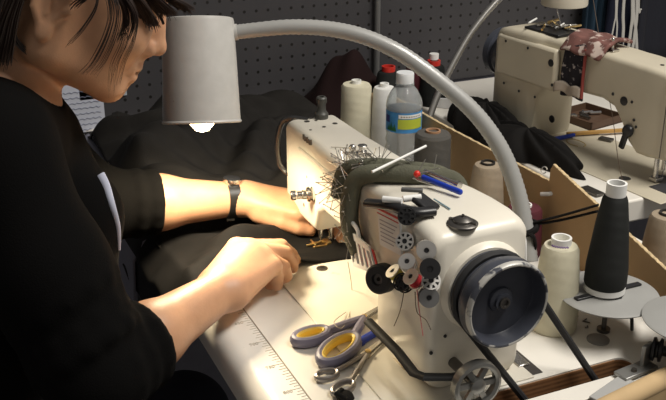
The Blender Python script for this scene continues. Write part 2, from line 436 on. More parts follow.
# thread guide on top of the arm
gq = atz(362, 155, .1735)
mpart(MB().box((-.010, -.006, 0), (.012, .006, .003), Matrix.Translation(gq) @ Matrix.Rotation(.5, 4, 'Z')).lathe([(0, .003), (.006, .003), (.006, .006), (.0035, .007), (.0035, .011), (.0062, .012), (.0062, .014), (0, .015)], 18, Matrix.Translation(gq+V((.001, .0, 0)))).ball(gq+V((-.012, -.008, .007)), .005, 12).cyl(gq+V((-.012, -.008, 0)), gq+V((-.012, -.008, .006)), .002, n=8).build('thread_guide', steel, bevel=.0008))
# oil cap
oc = atz(462.5, 224, .189)
mpart(MB().lathe([(0, -.001), (.0160, -.001), (.0165, .0015), (.0140, .0030), (.0105, .0032), (.0100, .0055), (.006, .0078), (.002, .0086), (0, .0086)], 28, Matrix.Translation(oc)).cyl(oc+V((0, 0, .008)), oc+V((0, 0, .011)), .0015, n=8).box((-.0155, -.0018, .0025), (.0155, .0018, .0042), Matrix.Translation(oc) @ Matrix.Rotation(.6, 4, 'Z')).build('oil_cap', darksteel))
# belt hook: white wire loop at the back of the post
mpart(MB().tube(smooth_path([(.34, .079, .150), (.345, .092, .152), (.35, .094, .140), (.352, .093, .105), (.350, .079, .100)], 6), .0022, 8).build('wire_loop', white))
for (u, v) in ((445, 336), (431, 353)):
    q = atx(u, v, .378)
    mpart(MB().ball(q, .0022, 10).build('casting_hole', blackp))
local(mach, *mp)

# drive belt
bpts = []
cx, cy, cz, r = .3955, WC.y, WC.z, .0445
A1 = V((.412, .055, -.002)); B1 = V((.418, .150, -.002))
a0, a1 = math.radians(205), math.radians(12)
bpts.append(A1+(A1-V((cx, cy+r*math.cos(a0), cz+r*math.sin(a0))))*1.2)
bpts.append(A1)
for i in range(15):
    a = a0+(a1-a0)*i/14
    bpts.append(V((cx, cy+r*math.cos(a), cz+r*math.sin(a))))
bpts.append(B1); bpts.append(B1+(B1-V((cx, cy+r, cz)))*1.2)
tag(MB().tube(bpts, .0042, 8).build('drive_belt', rubber), 'black rubber drive belt running from the handwheel down through the table slot', 'belt')

# ------------------------------------------------------------------ pincushion band wrapped round the arm
olive = mat('olive_cloth', (.10, .10, .07), .9, bump=.5, bscale=500, var=.2)
pc = thing('pincushion_band', 'olive padded cloth band wrapped around the machine arm, bristling with pins', 'pincushion', (.17, 0, .17))
def band(x0, x1, r, zlift, cutn=0):
    path = [(x1, .078, .110), (x1+.005, .076, .150), (x1, .066, .178+zlift), (x0+.7*(x1-x0), .03, .184+zlift), (x0+.35*(x1-x0), -.005, .184+zlift), (x0, -.028, .172+zlift), (x0-.004, -.036, .140), (x0+.004, -.037, .110), (x0+.02, -.033, .088)]
    return smooth_path(path[:len(path)-cutn], 8)
pb1 = band(.138, .215, .011, .003, 2); pb2 = band(.172, .240, .013, .004)
prt = [MB().tube(pb1, .0095, 14).build('padded_roll', olive), MB().tube(pb2, .0115, 14).build('padded_roll', olive)]
local(pc, *prt)
pinme = None
pinmat = mat('pin_steel', (.55, .52, .48), .3, 1.)
rnd = random.Random(3)
for k in range(105):
    path, R0 = (pb1, .0095) if rnd.random() < .7 else (pb2, .0115)
    i = rnd.randint(int(len(path)*.62), len(path)-3) if rnd.random() < .88 else rnd.randint(8, len(path)-6)
    p = path[i]
    t = (path[i+1]-path[i-1]).normalized()
    n_ = V((0, -.35, 1)) if p.z > .165 else V((-.2, -1, .3))
    n_ = (n_-t*n_.dot(t)).normalized(); bi = t.cross(n_)
    a = rnd.uniform(-.9, .9)
    out = n_*math.cos(a)+bi*math.sin(a)
    d_ = (out*rnd.uniform(.25, .7)+t*rnd.uniform(-.9, .9)+bi*rnd.uniform(-.9, .9)).normalized()
    if d_.dot(out) < .15: d_ = (d_+out*.5).normalized()
    base = p+out*(R0-.004)
    if pinme is None:
        pinme = MB().cyl((0, 0, -.006), (0, 0, .022), .00045, n=6).ball((0, 0, .022), .0010, 6)
        o = pinme.build('pin', pinmat); pinme = o.data
    else:
        o = bpy.data.objects.new('pin', pinme); COL.objects.link(o)
    o.matrix_world = Matrix.Translation(base) @ rotmat(d_) @ Matrix.Diagonal((1, 1, rnd.uniform(.7, 1.3), 1))
    mw = o.matrix_world.copy(); o.parent = pc; o.matrix_parent_inverse = Matrix.Translation(pc.location).inverted()
# red headed pin
q = atz(417, 174, .199)
hp_ = MB().ball(q, .0042, 12).build('red_pin_head', mat('red_plastic', (.65, .03, .02), .35)); local(pc, hp_)
hp2 = MB().cyl(q, q+V((.012, .022, .008)), .0006, n=6).cyl(q, q+V((-.006, .014, .014)), .0006, n=6).build('pin', pinmat); local(pc, hp2)

# ------------------------------------------------------------------ small things on the machine
def rod(name, a, b, r, m, label, cat, r1=None, n=12):
    return tag(MB().cyl(a, b, r, r1, n).build(name, m), label, cat)
bluep = mat('blue_plastic', (.012, .045, .42), .3)
# white long stick sticking out over the band
rod('knitting_needle', atz(372, 172, .203), atz(426, 146, .215), .0016, white, 'long thin white stick poking out above the pincushion band', 'stick')
# blue seam ripper
sr = thing('seam_ripper', 'blue handled seam ripper lying on top of the machine', 'seam ripper', atz(440, 186, .19))
a, b_ = atz(423, 177, .196), atz(460, 192, .196)
local(sr, MB().cyl(a, b_, .0030, .0034).ball(b_, .0034, 10).build('handle', bluep), MB().cyl(a, a+(a-b_).normalized()*.012, .001, n=6).build('blade', steel))
# screwdriver-like steel tube
st = thing('screwdriver', 'small steel screwdriver lying behind the blue seam ripper', 'screwdriver', atz(440, 178, .19))
a, b_ = atz(424, 171, .195), atz(456, 184, .195)
local(st, MB().cyl(a, b_, .0032).cyl(b_, b_+(b_-a).normalized()*.006, .0045).build('handle', steel), MB().cyl(a, a-(b_-a).normalized()*.014, .0012, n=8).build('shaft', steel))
# needles lying on the top of the machine
for k, (u0, v0, u1, v1) in enumerate(((417, 180, 444, 188), (413, 178, 436, 184))):
    rod('darning_needle', atz(u0, v0, .193), atz(u1, v1, .1925), .0010, steel, ['long steel needle lying on the machine next to the blue seam ripper', 'shorter steel needle lying between the long needle and the black pouch'][k], 'needle')['group'] = 'needles beside the seam ripper'
rod('pencil_lead_tube', atz(434, 199, .1915), atz(450, 209, .1915), .0009, mat('pale_blue_steel', (.3, .45, .55), .4, .5), 'pale blue needle lying between the clip and the oil cap', 'needle')
# black clip pouch with white tubes
cl = thing('needle_pouch', 'black folded pouch holding white tubes on the machine shoulder', 'pouch', atz(405, 208, .19))
pp_ = [atz(368, 203, .186), atz(392, 206, .196), atz(414, 212, .197), atz(434, 211, .196)]
pch = MB().tube(smooth_path(pp_, 6), .0075, 10, flat=.7).build('pouch', blackp, ang=60)
fl = MB().box((-.014, -.010, -.003), (.014, .010, .003), Matrix.Translation(atz(425, 203, .199)) @ Matrix.Rotation(.4, 4, 'Z') @ Matrix.Rotation(.35, 4, 'Y')).build('flap', blackp, bevel=.002)
local(cl, pch, fl)
for k, (u0, v0, u1, v1) in enumerate(((383, 199, 402, 201), (403, 199, 421, 197))):
    local(cl, MB().cyl(atz(u0, v0, .203), atz(u1, v1, .204), .0036).build('white_tube', white))
local(cl, MB().box((-.012, -.003, -.002), (.012, .003, .002), Matrix.Translation(atz(412, 190, .199)) @ Matrix.Rotation(1.0, 4, 'Z')).build('case', mat('grey_case', (.09, .09, .09), .4), bevel=.001))
# needle packet
pk0, pk1 = aty(379, 204, -.0445), aty(404, 247, -.0445)
npk = thing('needle_packet', 'white paper needle packet with red stripe tucked beside the bobbins', 'packet', (pk0+pk1)/2)
pw = (aty(401, 214, -.0445)-pk0); ph = aty(382, 244, -.0445)-pk0
def quad(p, a, b, off): return [p+off, p+a+off, p+a+b+off, p+b+off]
def slab(p, a, b, t):
    n_ = a.cross(b).normalized()
    m_ = MB(); vs = [p, p+a, p+a+b, p+b]; vs = vs+[q+n_*t for q in vs]
    return m_.add(vs, [(0, 1, 2, 3), (4, 7, 6, 5), (0, 4, 5, 1), (1, 5, 6, 2), (2, 6, 7, 3), (3, 7, 4, 0)])
nn = pw.cross(ph).normalized(); sgn = 1 if nn.y < 0 else -1
local(npk, slab(pk0, pw, ph, .003*sgn).build('packet', paper, bevel=.0004))
redm = mat('red_print', (.55, .04, .04), .6); greym = mat('grey_print', (.38, .36, .38), .7)
off = nn*sgn*.0032
local(npk, slab(pk0+off+ph*.05, pw*.98+ph*.02, ph*.06, .0002*sgn).build('stripe', redm), slab(pk0+off+ph*.18, pw*.98+ph*.02, ph*.03, .0002*sgn).build('stripe', redm))
for k in range(6):
    local(npk, slab(pk0+off+ph*(.33+.1*k)+pw*.1, pw*(.8-.1*(k % 3)), ph*.025, .0002*sgn).build('print_line', greym))

# bobbins
bsteel = mat('bobbin_steel', (.82, .80, .77), .38, 1.)
def bobbin(u, v, y, r, axis, disc, thread, label, holes=True, th=.010):
    c = aty(u, v, -.0475+(y+.056)*.65)
    t = thing('bobbin', label, 'bobbin', c, 'bobbins strung on the front of the machine')
    m_ = Matrix.Translation(c) @ rotmat(axis)
    for s_ in (0, 1):
        z0 = -th/2 if s_ == 0 else th/2-.0012
        mb = MB()
        if holes:
            mb.lathe([(r*.86, z0), (r, z0), (r, z0+.0012), (r*.86, z0+.0012), (r*.86, z0)], 28, m_)
            mb.lathe([(.0028, z0), (r*.50, z0), (r*.50, z0+.0012), (.0028, z0+.0012), (.0028, z0)], 20, m_)
            for k in range(8):
                a = 2*PI*k/8
                mb.box((r*.46, -r*.13, z0), (r*.9, r*.13, z0+.0012), m_ @ Matrix.Rotation(a, 4, 'Z'))
        else:
            mb.lathe([(.0028, z0), (r, z0), (r, z0+.0012), (.0028, z0+.0012), (.0028, z0)], 28, m_)
        local(t, mb.build('flange', disc))
    local(t, MB().lathe([(.0027, -th/2), (.0034, -th/2), (.0034, th/2), (.0027, th/2), (.0027, -th/2)], 16, m_).build('hub', disc))
    local(t, MB().lathe([(0, -th/2+.001), (.0027, -th/2+.001), (.0027, th/2-.001), (0, th/2-.001)], 14, m_).build('bore_shade', blackp))  # black plug fills the open hub, standing in for the shade inside
    local(t, MB().lathe([(.0036, -th/2+.0013), (r*.82, -th/2+.0013), (r*.84, 0), (r*.82, th/2-.0013), (.0036, th/2-.0013)], 24, m_).build('thread', thread))
    return t
tw = thread_mat('thread_white', (.70, .68, .62)); tk_ = thread_mat('thread_black', (.015, .015, .016))
tr = thread_mat('thread_red', (.55, .02, .03)); ty = thread_mat('thread_yellow', (.50, .42, .06)); tg = thread_mat('thread_grey', (.25, .25, .26))
toc = (CAM-V((.36, -.05, .18))).normalized()
blackb = mat('black_bobbin', (.020, .020, .021), .35)
ax = lambda a, b, c=0: (toc+V((a, b, c))).normalized()
bobbin(407, 216, -.056, .0098, ax(.1, -.1), blackb, tk_, 'black perforated bobbin hanging against the needle packet')
bobbin(405.5, 241.5, -.060, .0098, ax(-.1, -.2, .1), bsteel, tk_, 'steel perforated bobbin hanging below the black perforated one')
bobbin(426, 250, -.058, .0102, ax(.25, .0), bsteel, tw, 'plain white-faced steel bobbin hanging at the top right of the cluster', False)
bobbin(408, 263, -.066, .0092, ax(-.2, -.3, .6), bsteel, tw, 'small steel bobbin tilted upward in the middle of the cluster', False)
bobbin(430, 268.5, -.064, .0105, ax(.1, .0), blackb, tk_, 'black solid-faced bobbin hanging under the plain steel one', False)
bobbin(413.5, 279, -.072, .0092, ax(-.7, -.25, .3), bsteel, tr, 'steel bobbin wound with bright red thread', False, .012)
bobbin(395.5, 274, -.068, .0090, ax(-.9, -.1, .25), bsteel, ty, 'steel bobbin wound with yellow thread', False, .012)
bobbin(403.5, 283, -.070, .0100, ax(-.5, -.2, .1), blackb, tk_, 'black bobbin hanging between the red and yellow ones')
bobbin(431, 282, -.056, .0098, ax(.0, .0, .5), bsteel, tk_, 'dark perforated bobbin tucked above the lowest grey one')
bobbin(428.5, 297, -.060, .0105, ax(.1, .1, -.1), mat('grey_bobbin', (.30, .30, .30), .35, .8), tg, 'dull grey bobbin hanging lowest in the cluster', False)
c = aty(381, 278.5, -.053)
bt = thing('rubber_roller', 'thick black rubber roller hanging left of the bobbin cluster', 'roller', c, None)
rm_ = Matrix.Translation(c) @ rotmat(ax(-.35, -.3, -.2))
local(bt, MB().lathe([(.006, -.010), (.0150, -.010), (.0170, -.008), (.0170, .006), (.0145, .009), (.007, .009), (.006, .006), (.006, -.010)], 32, rm_).build('tyre', rubber), MB().lathe([(.0025, -.009), (.0062, -.009), (.0062, .0055), (.0025, .0055), (.0025, -.009)], 20, rm_).build('core', darksteel))
# white slotted plate standing in front of the arm
sp0, sp1, sp2, sp3 = aty(349, 232, -.036), aty(371, 249, -.044), aty(378, 274, -.046), aty(354, 265, -.036)
wp = thing('slotted_plate', 'white plastic slotted guard standing in front of the machine arm', 'guard plate', (sp0+sp2)/2)
def lerp4(s, t): return (sp0*(1-s)+sp1*s)*(1-t)+(sp3*(1-s)+sp2*s)*t
def pl4(s0, s1, t0, t1, off=V((0, 0, 0)), th=.0022):
    a, b, c_, d_ = [lerp4(s, t)+off for s, t in ((s0, t0), (s1, t0), (s1, t1), (s0, t1))]
    n_ = (b-a).cross(d_-a).normalized()
    if n_.y > 0: n_ = -n_
    vs = [a, b, c_, d_]; vs += [q+n_*th for q in vs]
    return MB().add(vs, [(0, 1, 2, 3), (4, 7, 6, 5), (0, 4, 5, 1), (1, 5, 6, 2), (2, 6, 7, 3), (3, 7, 4, 0)])
fr = MB()
for t0, t1 in ((-.12, .12), (.88, 1.02)):
    q = pl4(0, 1, t0, t1); fr.add(q.v, q.f)
for k in range(6):
    q = pl4(max(0, k*.2-.045), min(1, k*.2+.045), .05, .95); fr.add(q.v, q.f)
local(wp, fr.build('slotted_frame', white))
for k in range(5):
    local(wp, pl4(k*.2+.03, k*.2+.17, .1, .92, V((0, .004, 0)), .001).build('backing', [blackp, blackp, redm, blackp, redm][k]))
local(wp, MB().tube(smooth_path([aty(349, 234, -.038), aty(345, 226, -.038), aty(350, 221, -.038), aty(357, 229, -.038), aty(359, 238, -.04)], 5), .0026, 8).build('hook_end', white))

# loose threads hanging on the machine
for k, (pts, m_, lab) in enumerate((
    ([aty(404, 290, -.062), aty(402, 303, -.055), aty(399, 314, -.052), aty(394, 326, -.05)], mat('dark_thread', (.10, .07, .05), .8), 'dark loose thread end hanging from the bobbins'),
    ([aty(417, 290, -.064), aty(419, 308, -.055), aty(421, 322, -.05), aty(423, 336, -.05)], mat('pink_thread', (.55, .16, .16), .8), 'pink loose thread end hanging from the bobbins'),
    ([aty(415, 292, -.064), aty(417, 312, -.055), aty(426, 320, -.05), aty(431, 330, -.048)], MATS['dark_thread'], 'long dark loose thread hanging beside the pink one'),
    ([atz(383, 172, .196), atz(374, 160, .19), atz(352, 149, .180), atz(331, 147, .175)], mat('pale_thread', (.45, .40, .32), .8), 'pale thread running across the top of the arm'),
    ([aty(348, 262, -.04), atz(352, 290, .002), atz(350, 312, .002), atz(342, 328, .012), atz(334, 322, .012), atz(346, 312, .004)], MATS['pale_thread'], 'pale thread trailing from the slotted plate to the scissors'))):
    tag(MB().tube(smooth_path(pts, 6), .0005, 6).build('thread', m_), lab, 'thread', 'loose thread ends')

# ------------------------------------------------------------------ scissors
def loop_prof(c, ax_, ay_, rot, n=28):
    return [V((c[0]+ax_*math.cos(t)*math.cos(rot)-ay_*math.sin(t)*math.sin(rot), c[1]+ax_*math.cos(t)*math.sin(rot)+ay_*math.sin(t)*math.cos(rot), 0)) for t in [2*PI*i/n for i in range(n)]]
lav = mat('lavender_plastic', (.20, .19, .26), .45); yel = mat('yellow_plastic', (.72, .52, .10), .45)
def scissors(name, label, loops, pivot, tip, hm, inner, width, zz=.006):
    """loops: (pixel centre, pixel end of long axis, half width m)"""
    t = thing(name, label, 'scissors', atz(*pivot, 0))
    P = atz(*pivot, zz); T = atz(*tip, zz)
    d_ = (T-P).normalized(); s_ = V((-d_.y, d_.x, 0))
    for k, (c_, e_, hwid) in enumerate(loops):
        c = atz(*c_, zz); e = atz(*e_, zz)
        dl = (e-c); L = dl.length; rot = math.atan2(dl.y, dl.x)
        ring = loop_prof((c.x, c.y), L, hwid, rot)
        ring = [V((p.x, p.y, zz)) for p in ring]
        h_ = MB().tube(ring, width, 10, closed=True, flat=1.3)
        near = min(ring, key=lambda p: (p-P).length)
        h_.tube([near, near*.5+P*.5, P], [width*1.0, width*1.1, width*.9], 10)
        ho = h_.build('handle', hm); local(t, ho)
        if inner:
            r2 = [V((p.x, p.y, zz)) for p in loop_prof((c.x, c.y), L-width*.85, hwid-width*.85, rot)]
            io = MB().tube(r2, width*.62, 8, closed=True, flat=1.9).build('grip_insert', inner); io.parent = ho
            io.matrix_parent_inverse = ho.matrix_parent_inverse.copy() if False else Matrix.Identity(4)
    for sgn in (-1, 1):
        a = P-d_*.008
        vs = [a+s_*.006*sgn, a-s_*.002*sgn, T-s_*.0005*sgn, T+s_*.001*sgn]
        m_ = MB(); z0 = V((0, 0, .0012*sgn))
        m_.add([q+z0-V((0, 0, .0012)) for q in vs]+[q+z0+V((0, 0, .0002)) for q in vs], [(0, 1, 2, 3), (4, 7, 6, 5), (0, 4, 5, 1), (1, 5, 6, 2), (2, 6, 7, 3), (3, 7, 4, 0)])
        local(t, m_.build('blade', steel))
    local(t, MB().lathe([(0, 0), (.0038, 0), (.0034, .0015), (0, .0018)], 16, Matrix.Translation(P+V((0, 0, .0025)))).build('pivot_screw', brass))
    return t
scissors('shears', 'large scissors with lavender handles and yellow grip inserts', [((311, 336), (327, 331), .0125), ((339, 349), (354, 336), .0165)], (364, 318), (392, 300), lav, yel, .0052, .007)
scissors('thread_scissors', 'smaller grey metal scissors lying beside the lavender-handled pair', [((327, 375), (337, 372), .0085), ((343, 388), (352, 382), .0085)], (368, 353), (392, 333), mat('worn_steel_handle', (.30, .28, .27), .35, .9), None, .0028, .005)
bc = thing('blue_clip', 'small blue plastic cap lying under the shears', 'cap', atz(367, 338, 0))
a, b_ = atz(360, 342, .006), atz(378, 331, .006)
local(bc, MB().cyl(a, b_, .0052, .0045).build('body', bluep), MB().cyl(a-(b_-a)*.05, a+(b_-a)*.08, .0060).build('rim', bluep))
km = MB()
kq = atz(345, 397, .006)
km.ball(kq, (.012, .010, .006), 12)
kn = thing('black_pad', 'black lump of cloth tied on the grey scissors', 'cloth', kq)
local(kn, km.build('knot', blackfab), MB().tube([kq+V((-.008, 0, .004)), kq+V((0, -.01, .007)), kq+V((.01, -.002, .003))], .003, 8).build('tie', blackfab))

# ------------------------------------------------------------------ thread cones
def cone(loc, rb, rt, h, m, label, core=None, core_r=.35, core_h=.010, name='thread_cone', tilt=(0, 0, 0), base=False, group=None):
    t = thing(name, label, 'thread cone', loc, group, tilt)
    z0 = .006 if base else 0
    body = MB().lathe([(0, z0), (rb*.93, z0), (rb, z0+.004), (rb*.985+rt*.015, h*.25), (rb*.45+rt*.55, h*.70), (rt*1.02, h-.006), (rt*.90, h-.0015), (rt*core_r, h), (0, h)], 40).build('wound_thread', m, t)
    cr = rt*core_r
    if core:
        MB().lathe([(0, h-.02), (cr, h-.02), (cr, h+core_h), (cr*.78, h+core_h), (cr*.72, h-.012), (0, h-.012)], 28).build('tube', core, t)
    if base: MB().lathe([(0, 0), (rb*.97, 0), (rb*.97, .007), (0, .007)], 36).build('tube_foot', core, t)
    return t
cream_t = thread_mat('thread_cream', (.66, .62, .47)); white_t = thread_mat('thread_bright_white', (.74, .74, .72))
brown_t = thread_mat('thread_taupe', (.33, .265, .19)); grey_t = thread_mat('thread_grey_brown', (.085, .080, .072))
wine_t = thread_mat('thread_wine', (.085, .010, .018)); char_t = thread_mat('thread_charcoal', (.006, .0075, .007))
darkcore = mat('dark_core', (.02, .018, .016), .6); cardcore = mat('card_core', (.40, .22, .12), .7)
cone((-.345, .218, 0), .0285, .0265, .133, cream_t, 'tall cream thread cone standing beside the water bottle', white, .33, .006)
cone((-.322, .262, 0), .0245, .0195, .128, white_t, 'slim bright white thread cone between cream cone and bottle', white, .42, .006)
cone((-.078, .222, 0), .0300, .0275, .124, grey_t, 'dark grey-brown thread cone with card core beside the bottle', cardcore, .42, .003)
cone((-.035, .205, 0), .0135, .0125, .078, char_t, 'small black thread spool in front of the dark grey cone', darkcore, .5, .004)
cone((.062, .232, 0), .0285, .0205, .118, brown_t, 'taupe thread cone with black core behind the machine', darkcore, .5, .003)
wq = atz(525, 206, .075)
cone((wq.x, wq.y, 0), .0270, .0240, .075, wine_t, 'wine red thread cone behind the gooseneck', white, .4, .003)
wc_ = cone((.315, .172, 0), .0285, .0215, .112, cream_t, 'cream white thread cone with printed tube end behind the handwheel', white, .56, .009)
sq = [V((.315, .172, .1125))+V((.0175*math.cos(a), .0175*math.sin(a), .003+.0013*math.sin(k*2.1))) for k, a in [(k, math.radians(-75+k*3.2)) for k in range(22)]]
local(wc_, MB().tube(sq, .0006, 6).build('tube_print', mat('purple_ink', (.16, .06, .35), .6)))
# thread stand discs with the black cone
discm = mat('grey_disc', (.30, .30, .29), .5, var=.05)
def disc_stand(c, label, arms=True):
    t = thing('cone_holder', label, 'thread stand', (c.x, c.y, 0), 'grey cone holder discs')
    MB().lathe([(0, c.z-.003), (.057, c.z-.003), (.060, c.z-.001), (.060, c.z), (.057, c.z+.0012), (0, c.z+.0012)], 56).build('disc', discm, t)
    MB().cyl((0, 0, 0), (0, 0, c.z), .003).build('post', darksteel, t)
    MB().cyl((0, 0, 0), (0, 0, .004), .008).build('foot', darksteel, t)
    if arms: MB().box((-.004, -.048, c.z+.001), (.004, .048, c.z+.004)).box((-.020, -.005, c.z+.001), (.020, .005, c.z+.0035)).build('cross_arms', blackp, t, bevel=.0012)
    return t
D1 = atz(608, 293, .052); D2 = atz(697, 320, .056)
disc_stand(D1, 'flat grey disc holder carrying the black thread cone')
disc_stand(D2, 'empty flat grey disc holder beside the one with the black cone', False)
cone((D1.x-.004, D1.y-.003, D1.z+.0041), .0250, .0145, .122, char_t, 'tall charcoal black thread cone standing on the grey disc', white, .80, .015, base=True)
bcone = atz(668, 214, .105)
cone((bcone.x, bcone.y, 0), .030, .022, .105, brown_t, 'taupe thread cone standing outside the cardboard box', darkcore, .5, .003)
q1, q2 = atz(626, 316, .03), atz(606, 330, .004)
tag(MB().tube(smooth_path([atz(603, 311, .022), atz(615, 316, .018), atz(630, 314, .024), atz(632, 330, .002)], 5), .0022, 8).build('wire_clip', blackp), 'short bent black wire under the grey disc', 'wire')
g1 = MB()
for (u, v) in ((578, 316), (583, 321), (588, 327), (572, 312)):
    c_ = atz(u, v, .001); g1.tube([c_+V((rnd.uniform(-.008, .008), rnd.uniform(-.008, .008), .0003)), c_, c_+V((rnd.uniform(-.008, .008), rnd.uniform(-.008, .008), .0003))], .0008, 6)
lt = tag(g1.build('thread_lint', mat('lint', (.12, .11, .10), .9)), 'dark scraps of lint on the table beside the cream cone', 'lint')
lt['kind'] = 'stuff'

# cardboard box around the cones: two standing walls with cut corrugated edges
cb = thing('cardboard_box', 'open brown cardboard box cut low, standing behind the machine', 'box', (.15, .29, 0))
def panel(pts, y0, dydx, th, name='panel'):
    """pts: (x, z) outline in a standing plane"""
    f_ = lambda x, z, k: V((x, y0+dydx*x+k, z))
    vs = [f_(x, z, 0) for x, z in pts]+[f_(x, z, th) for x, z in pts]
    n = len(pts)
    mb = MB().add(vs, [list(range(n)), list(range(n, 2*n))[::-1]]+[(i, (i+1) % n, n+(i+1) % n, n+i) for i in range(n)])
    return mb.build(name, cardb)
def edge(a, b, y0, dydx, th, name='cut_edge'):
    L = [V((p[0], y0+dydx*p[0]+th/2, p[1])) for p in (a, b)]
    n = 30
    pts = [L[0].lerp(L[1], i/n)+V((0, 0, .0005*math.sin(i*2.6))) for i in range(n+1)]
    return MB().tube(pts, th*.55, 6, flat=.5).build(name, cardedge)
pA = atz(440, 124, .10); pB = atz(552, 183, .10)
dA = (pB.y-pA.y)/(pB.x-pA.x); yA = pA.y-dA*pA.x
PA = [(-.36, 0), (pB.x+.02, 0), (pB.x+.02, .10), (pA.x, .10), (-.36, .105)]
o1 = panel(PA, yA, dA, .005); e1 = edge((-.36, .105), (pA.x, .10), yA, dA, .005); e2 = edge((pA.x, .10), (pB.x+.02, .10), yA, dA, .005)
k0, k1, k2 = aty(551, 164, .294), aty(600, 209, .299), aty(666, 271, .306)
dB = (k2.y-k0.y)/(k2.x-k0.x); yB = k0.y-dB*k0.x
PB = [(k0.x-.004, 0), (.45, 0), (.45, k2.z-.002), (k2.x, k2.z), (k1.x, k1.z), (k0.x+.004, k0.z-.001), (k0.x, k0.z-.008)]
o2 = panel(PB, yB, dB, .005); e3 = edge((k0.x+.004, k0.z), (k1.x, k1.z), yB, dB, .005); e4 = edge((k1.x, k1.z), (k2.x, k2.z), yB, dB, .005); e5 = edge((k2.x, k2.z), (.45, k2.z-.002), yB, dB, .005)
sb = MB().box((-.365, .20, 0), (-.360, yA+dA*-.36+.004, .105)).build('panel', cardb)
local(cb, o1, o2, e1, e2, e3, e4, e5, sb)
# little grey dowel through the box wall
dq = aty(549, 194, yB+dB*.11-.002)
tag(MB().tube([dq+V((-.010, -.006, -.003)), dq, dq+V((.004, .016, .002))], .0032, 10).build('dowel', mat('dowel_grey', (.62, .60, .57), .6)), 'short grey dowel poking through the cardboard flap', 'dowel')
# table end box: tan cardboard edge
e0, e1_ = atz(596, 403, .006), atz(672, 366, .006)
dv = (e1_-e0).normalized(); nv = V((-dv.y, dv.x, 0)) if V((-dv.y, dv.x, 0)).x > 0 else V((dv.y, -dv.x, 0))
ce = thing('cardboard_sheet', 'tan folded cardboard edge along the end of the table', 'cardboard', e0)
ep0, ep1 = e0-dv*.05+nv*.012, e1_+dv*.12+nv*.012
local(ce, MB().tube([ep0, ep1], .012, 12).build('rolled_edge', mat('tan_card', (.52, .37, .20), .8, var=.06)), slab(ep0+nv*.011, ep1-ep0, V((0, 0, -.3)), .006).build('sheet', MATS['tan_card']))
# bobbin winder bracket at the end of the table
wb = thing('winder_bracket', 'steel bracket with dark tension wheel screwed to the table beside the belt slot', 'bracket', atz(640, 366, 0))
pa, pb_, pc_ = atz(597, 400, .004), atz(628, 378, .004), atz(652, 366, .004)
def flatbar(a, b, wd, th):
    d_ = (b-a).normalized(); s_ = V((-d_.y, d_.x, 0)).normalized()*wd
    vs = [a+s_, a-s_, b-s_, b+s_]; vs = [q-V((0, 0, th)) for q in vs]+vs
    return MB().add(vs, [(0, 3, 2, 1), (4, 5, 6, 7), (0, 1, 5, 4), (1, 2, 6, 5), (2, 3, 7, 6), (3, 0, 4, 7)])
b1 = flatbar(pa, pb_, .010, .003).build('arm_plate', mat('bright_zinc', (.55, .55, .54), .45, .5), bevel=.0008)
b2 = flatbar(atz(620, 375, .007), atz(652, 362, .007), .0095, .004).build('base_plate', mat('zinc', (.36, .36, .35), .4, .8), bevel=.0008)
b3 = MB().lathe([(0, 0), (.0035, 0), (.003, .003), (0, .003)], 12, Matrix.Translation(atz(634, 371, .007))).build('screw', darksteel)
u0 = atz(645, 364, .006)
b4 = MB().box((-.0025, -.009, 0), (.0025, .009, .026), Matrix.Translation(u0) @ Matrix.Rotation(.35, 4, 'Z')).build('upright', MATS['zinc'], bevel=.001)
wcn = atz(655, 349, .022)
b5 = MB().lathe([(0, -.003), (.0135, -.003), (.0140, 0), (.0095, .0015), (.0095, .0035), (.0140, .005), (.0130, .008), (.006, .009), (.006, .016), (.004, .022), (0, .022)], 26, Matrix.Translation(wcn) @ rotmat((.75, .65, 0))).build('tension_wheel', blackp)
local(wb, b1, b2, b3, b4, b5)
tag(MB().lathe([(0, 0), (.0018, 0), (.0018, .0008), (0, .001)], 10, Matrix.Translation(atz(605, 388, 0))).build('wood_screw', darksteel), 'tiny dark screw head in the table next to the belt slot', 'screw')

# ------------------------------------------------------------------ water bottle
wbx = thing('water_bottle', 'small clear plastic water bottle with blue and yellow-green label', 'bottle', (-.225, .250, 0))
pet = mat('clear_plastic', (.90, .93, .94), .08, trans=.82, ior=1.35)
bprof = [(0, .004), (.020, .002), (.028, .006), (.0305, .016), (.0285, .024), (.0305, .032), (.0288, .040), (.0305, .048), (.0288, .056), (.0305, .064), (.0288, .072), (.0305, .080), (.0300, .083), (.0300, .116), (.0308, .119), (.0310, .124), (.0285, .136), (.0215, .149), (.0140, .158), (.0122, .162), (.0122, .176), (0, .176)]
bin_ = [(max(r_-.0006, 0), z_) for r_, z_ in bprof[:-1]][::-1]; bin_[-1] = (0, .0048)
MB().lathe(bprof[:-1]+bin_, 40).build('bottle_body', pet, wbx, ang=60)
MB().lathe([(0, .162), (.0148, .162), (.0150, .165), (.0150, .177), (.0142, .179), (0, .179)], 32).build('cap', mat('cap_white', (.72, .74, .76), .5), wbx)
MB().lathe([(.0128, .1595), (.0160, .1595), (.0160, .1615), (.0128, .1615), (.0128, .1595)], 28).build('neck_ring', pet, wbx)
def arcpatch(a0, a1, z0, z1, r, n=14):
    m_ = MB(); A = [math.radians(a0+(a1-a0)*i/n) for i in range(n+1)]
    return m_.add([(r*math.cos(a), r*math.sin(a), z) for a in A for z in (z0, z1)], [(2*i, 2*i+2, 2*i+3, 2*i+1) for i in range(n)])
lbl = arcpatch(0, 360, .082, .117, .0306, 48).build('label', mat('label_blue', (.06, .25, .55), .4, var=.35, vscale=40), wbx)
arcpatch(-47, 40, .0890, .1060, .0310).build('green_panel', mat('label_lime', (.45, .52, .05), .5), lbl)
arcpatch(-45, 40, .1075, .1140, .0310).build('white_strip', white, lbl)
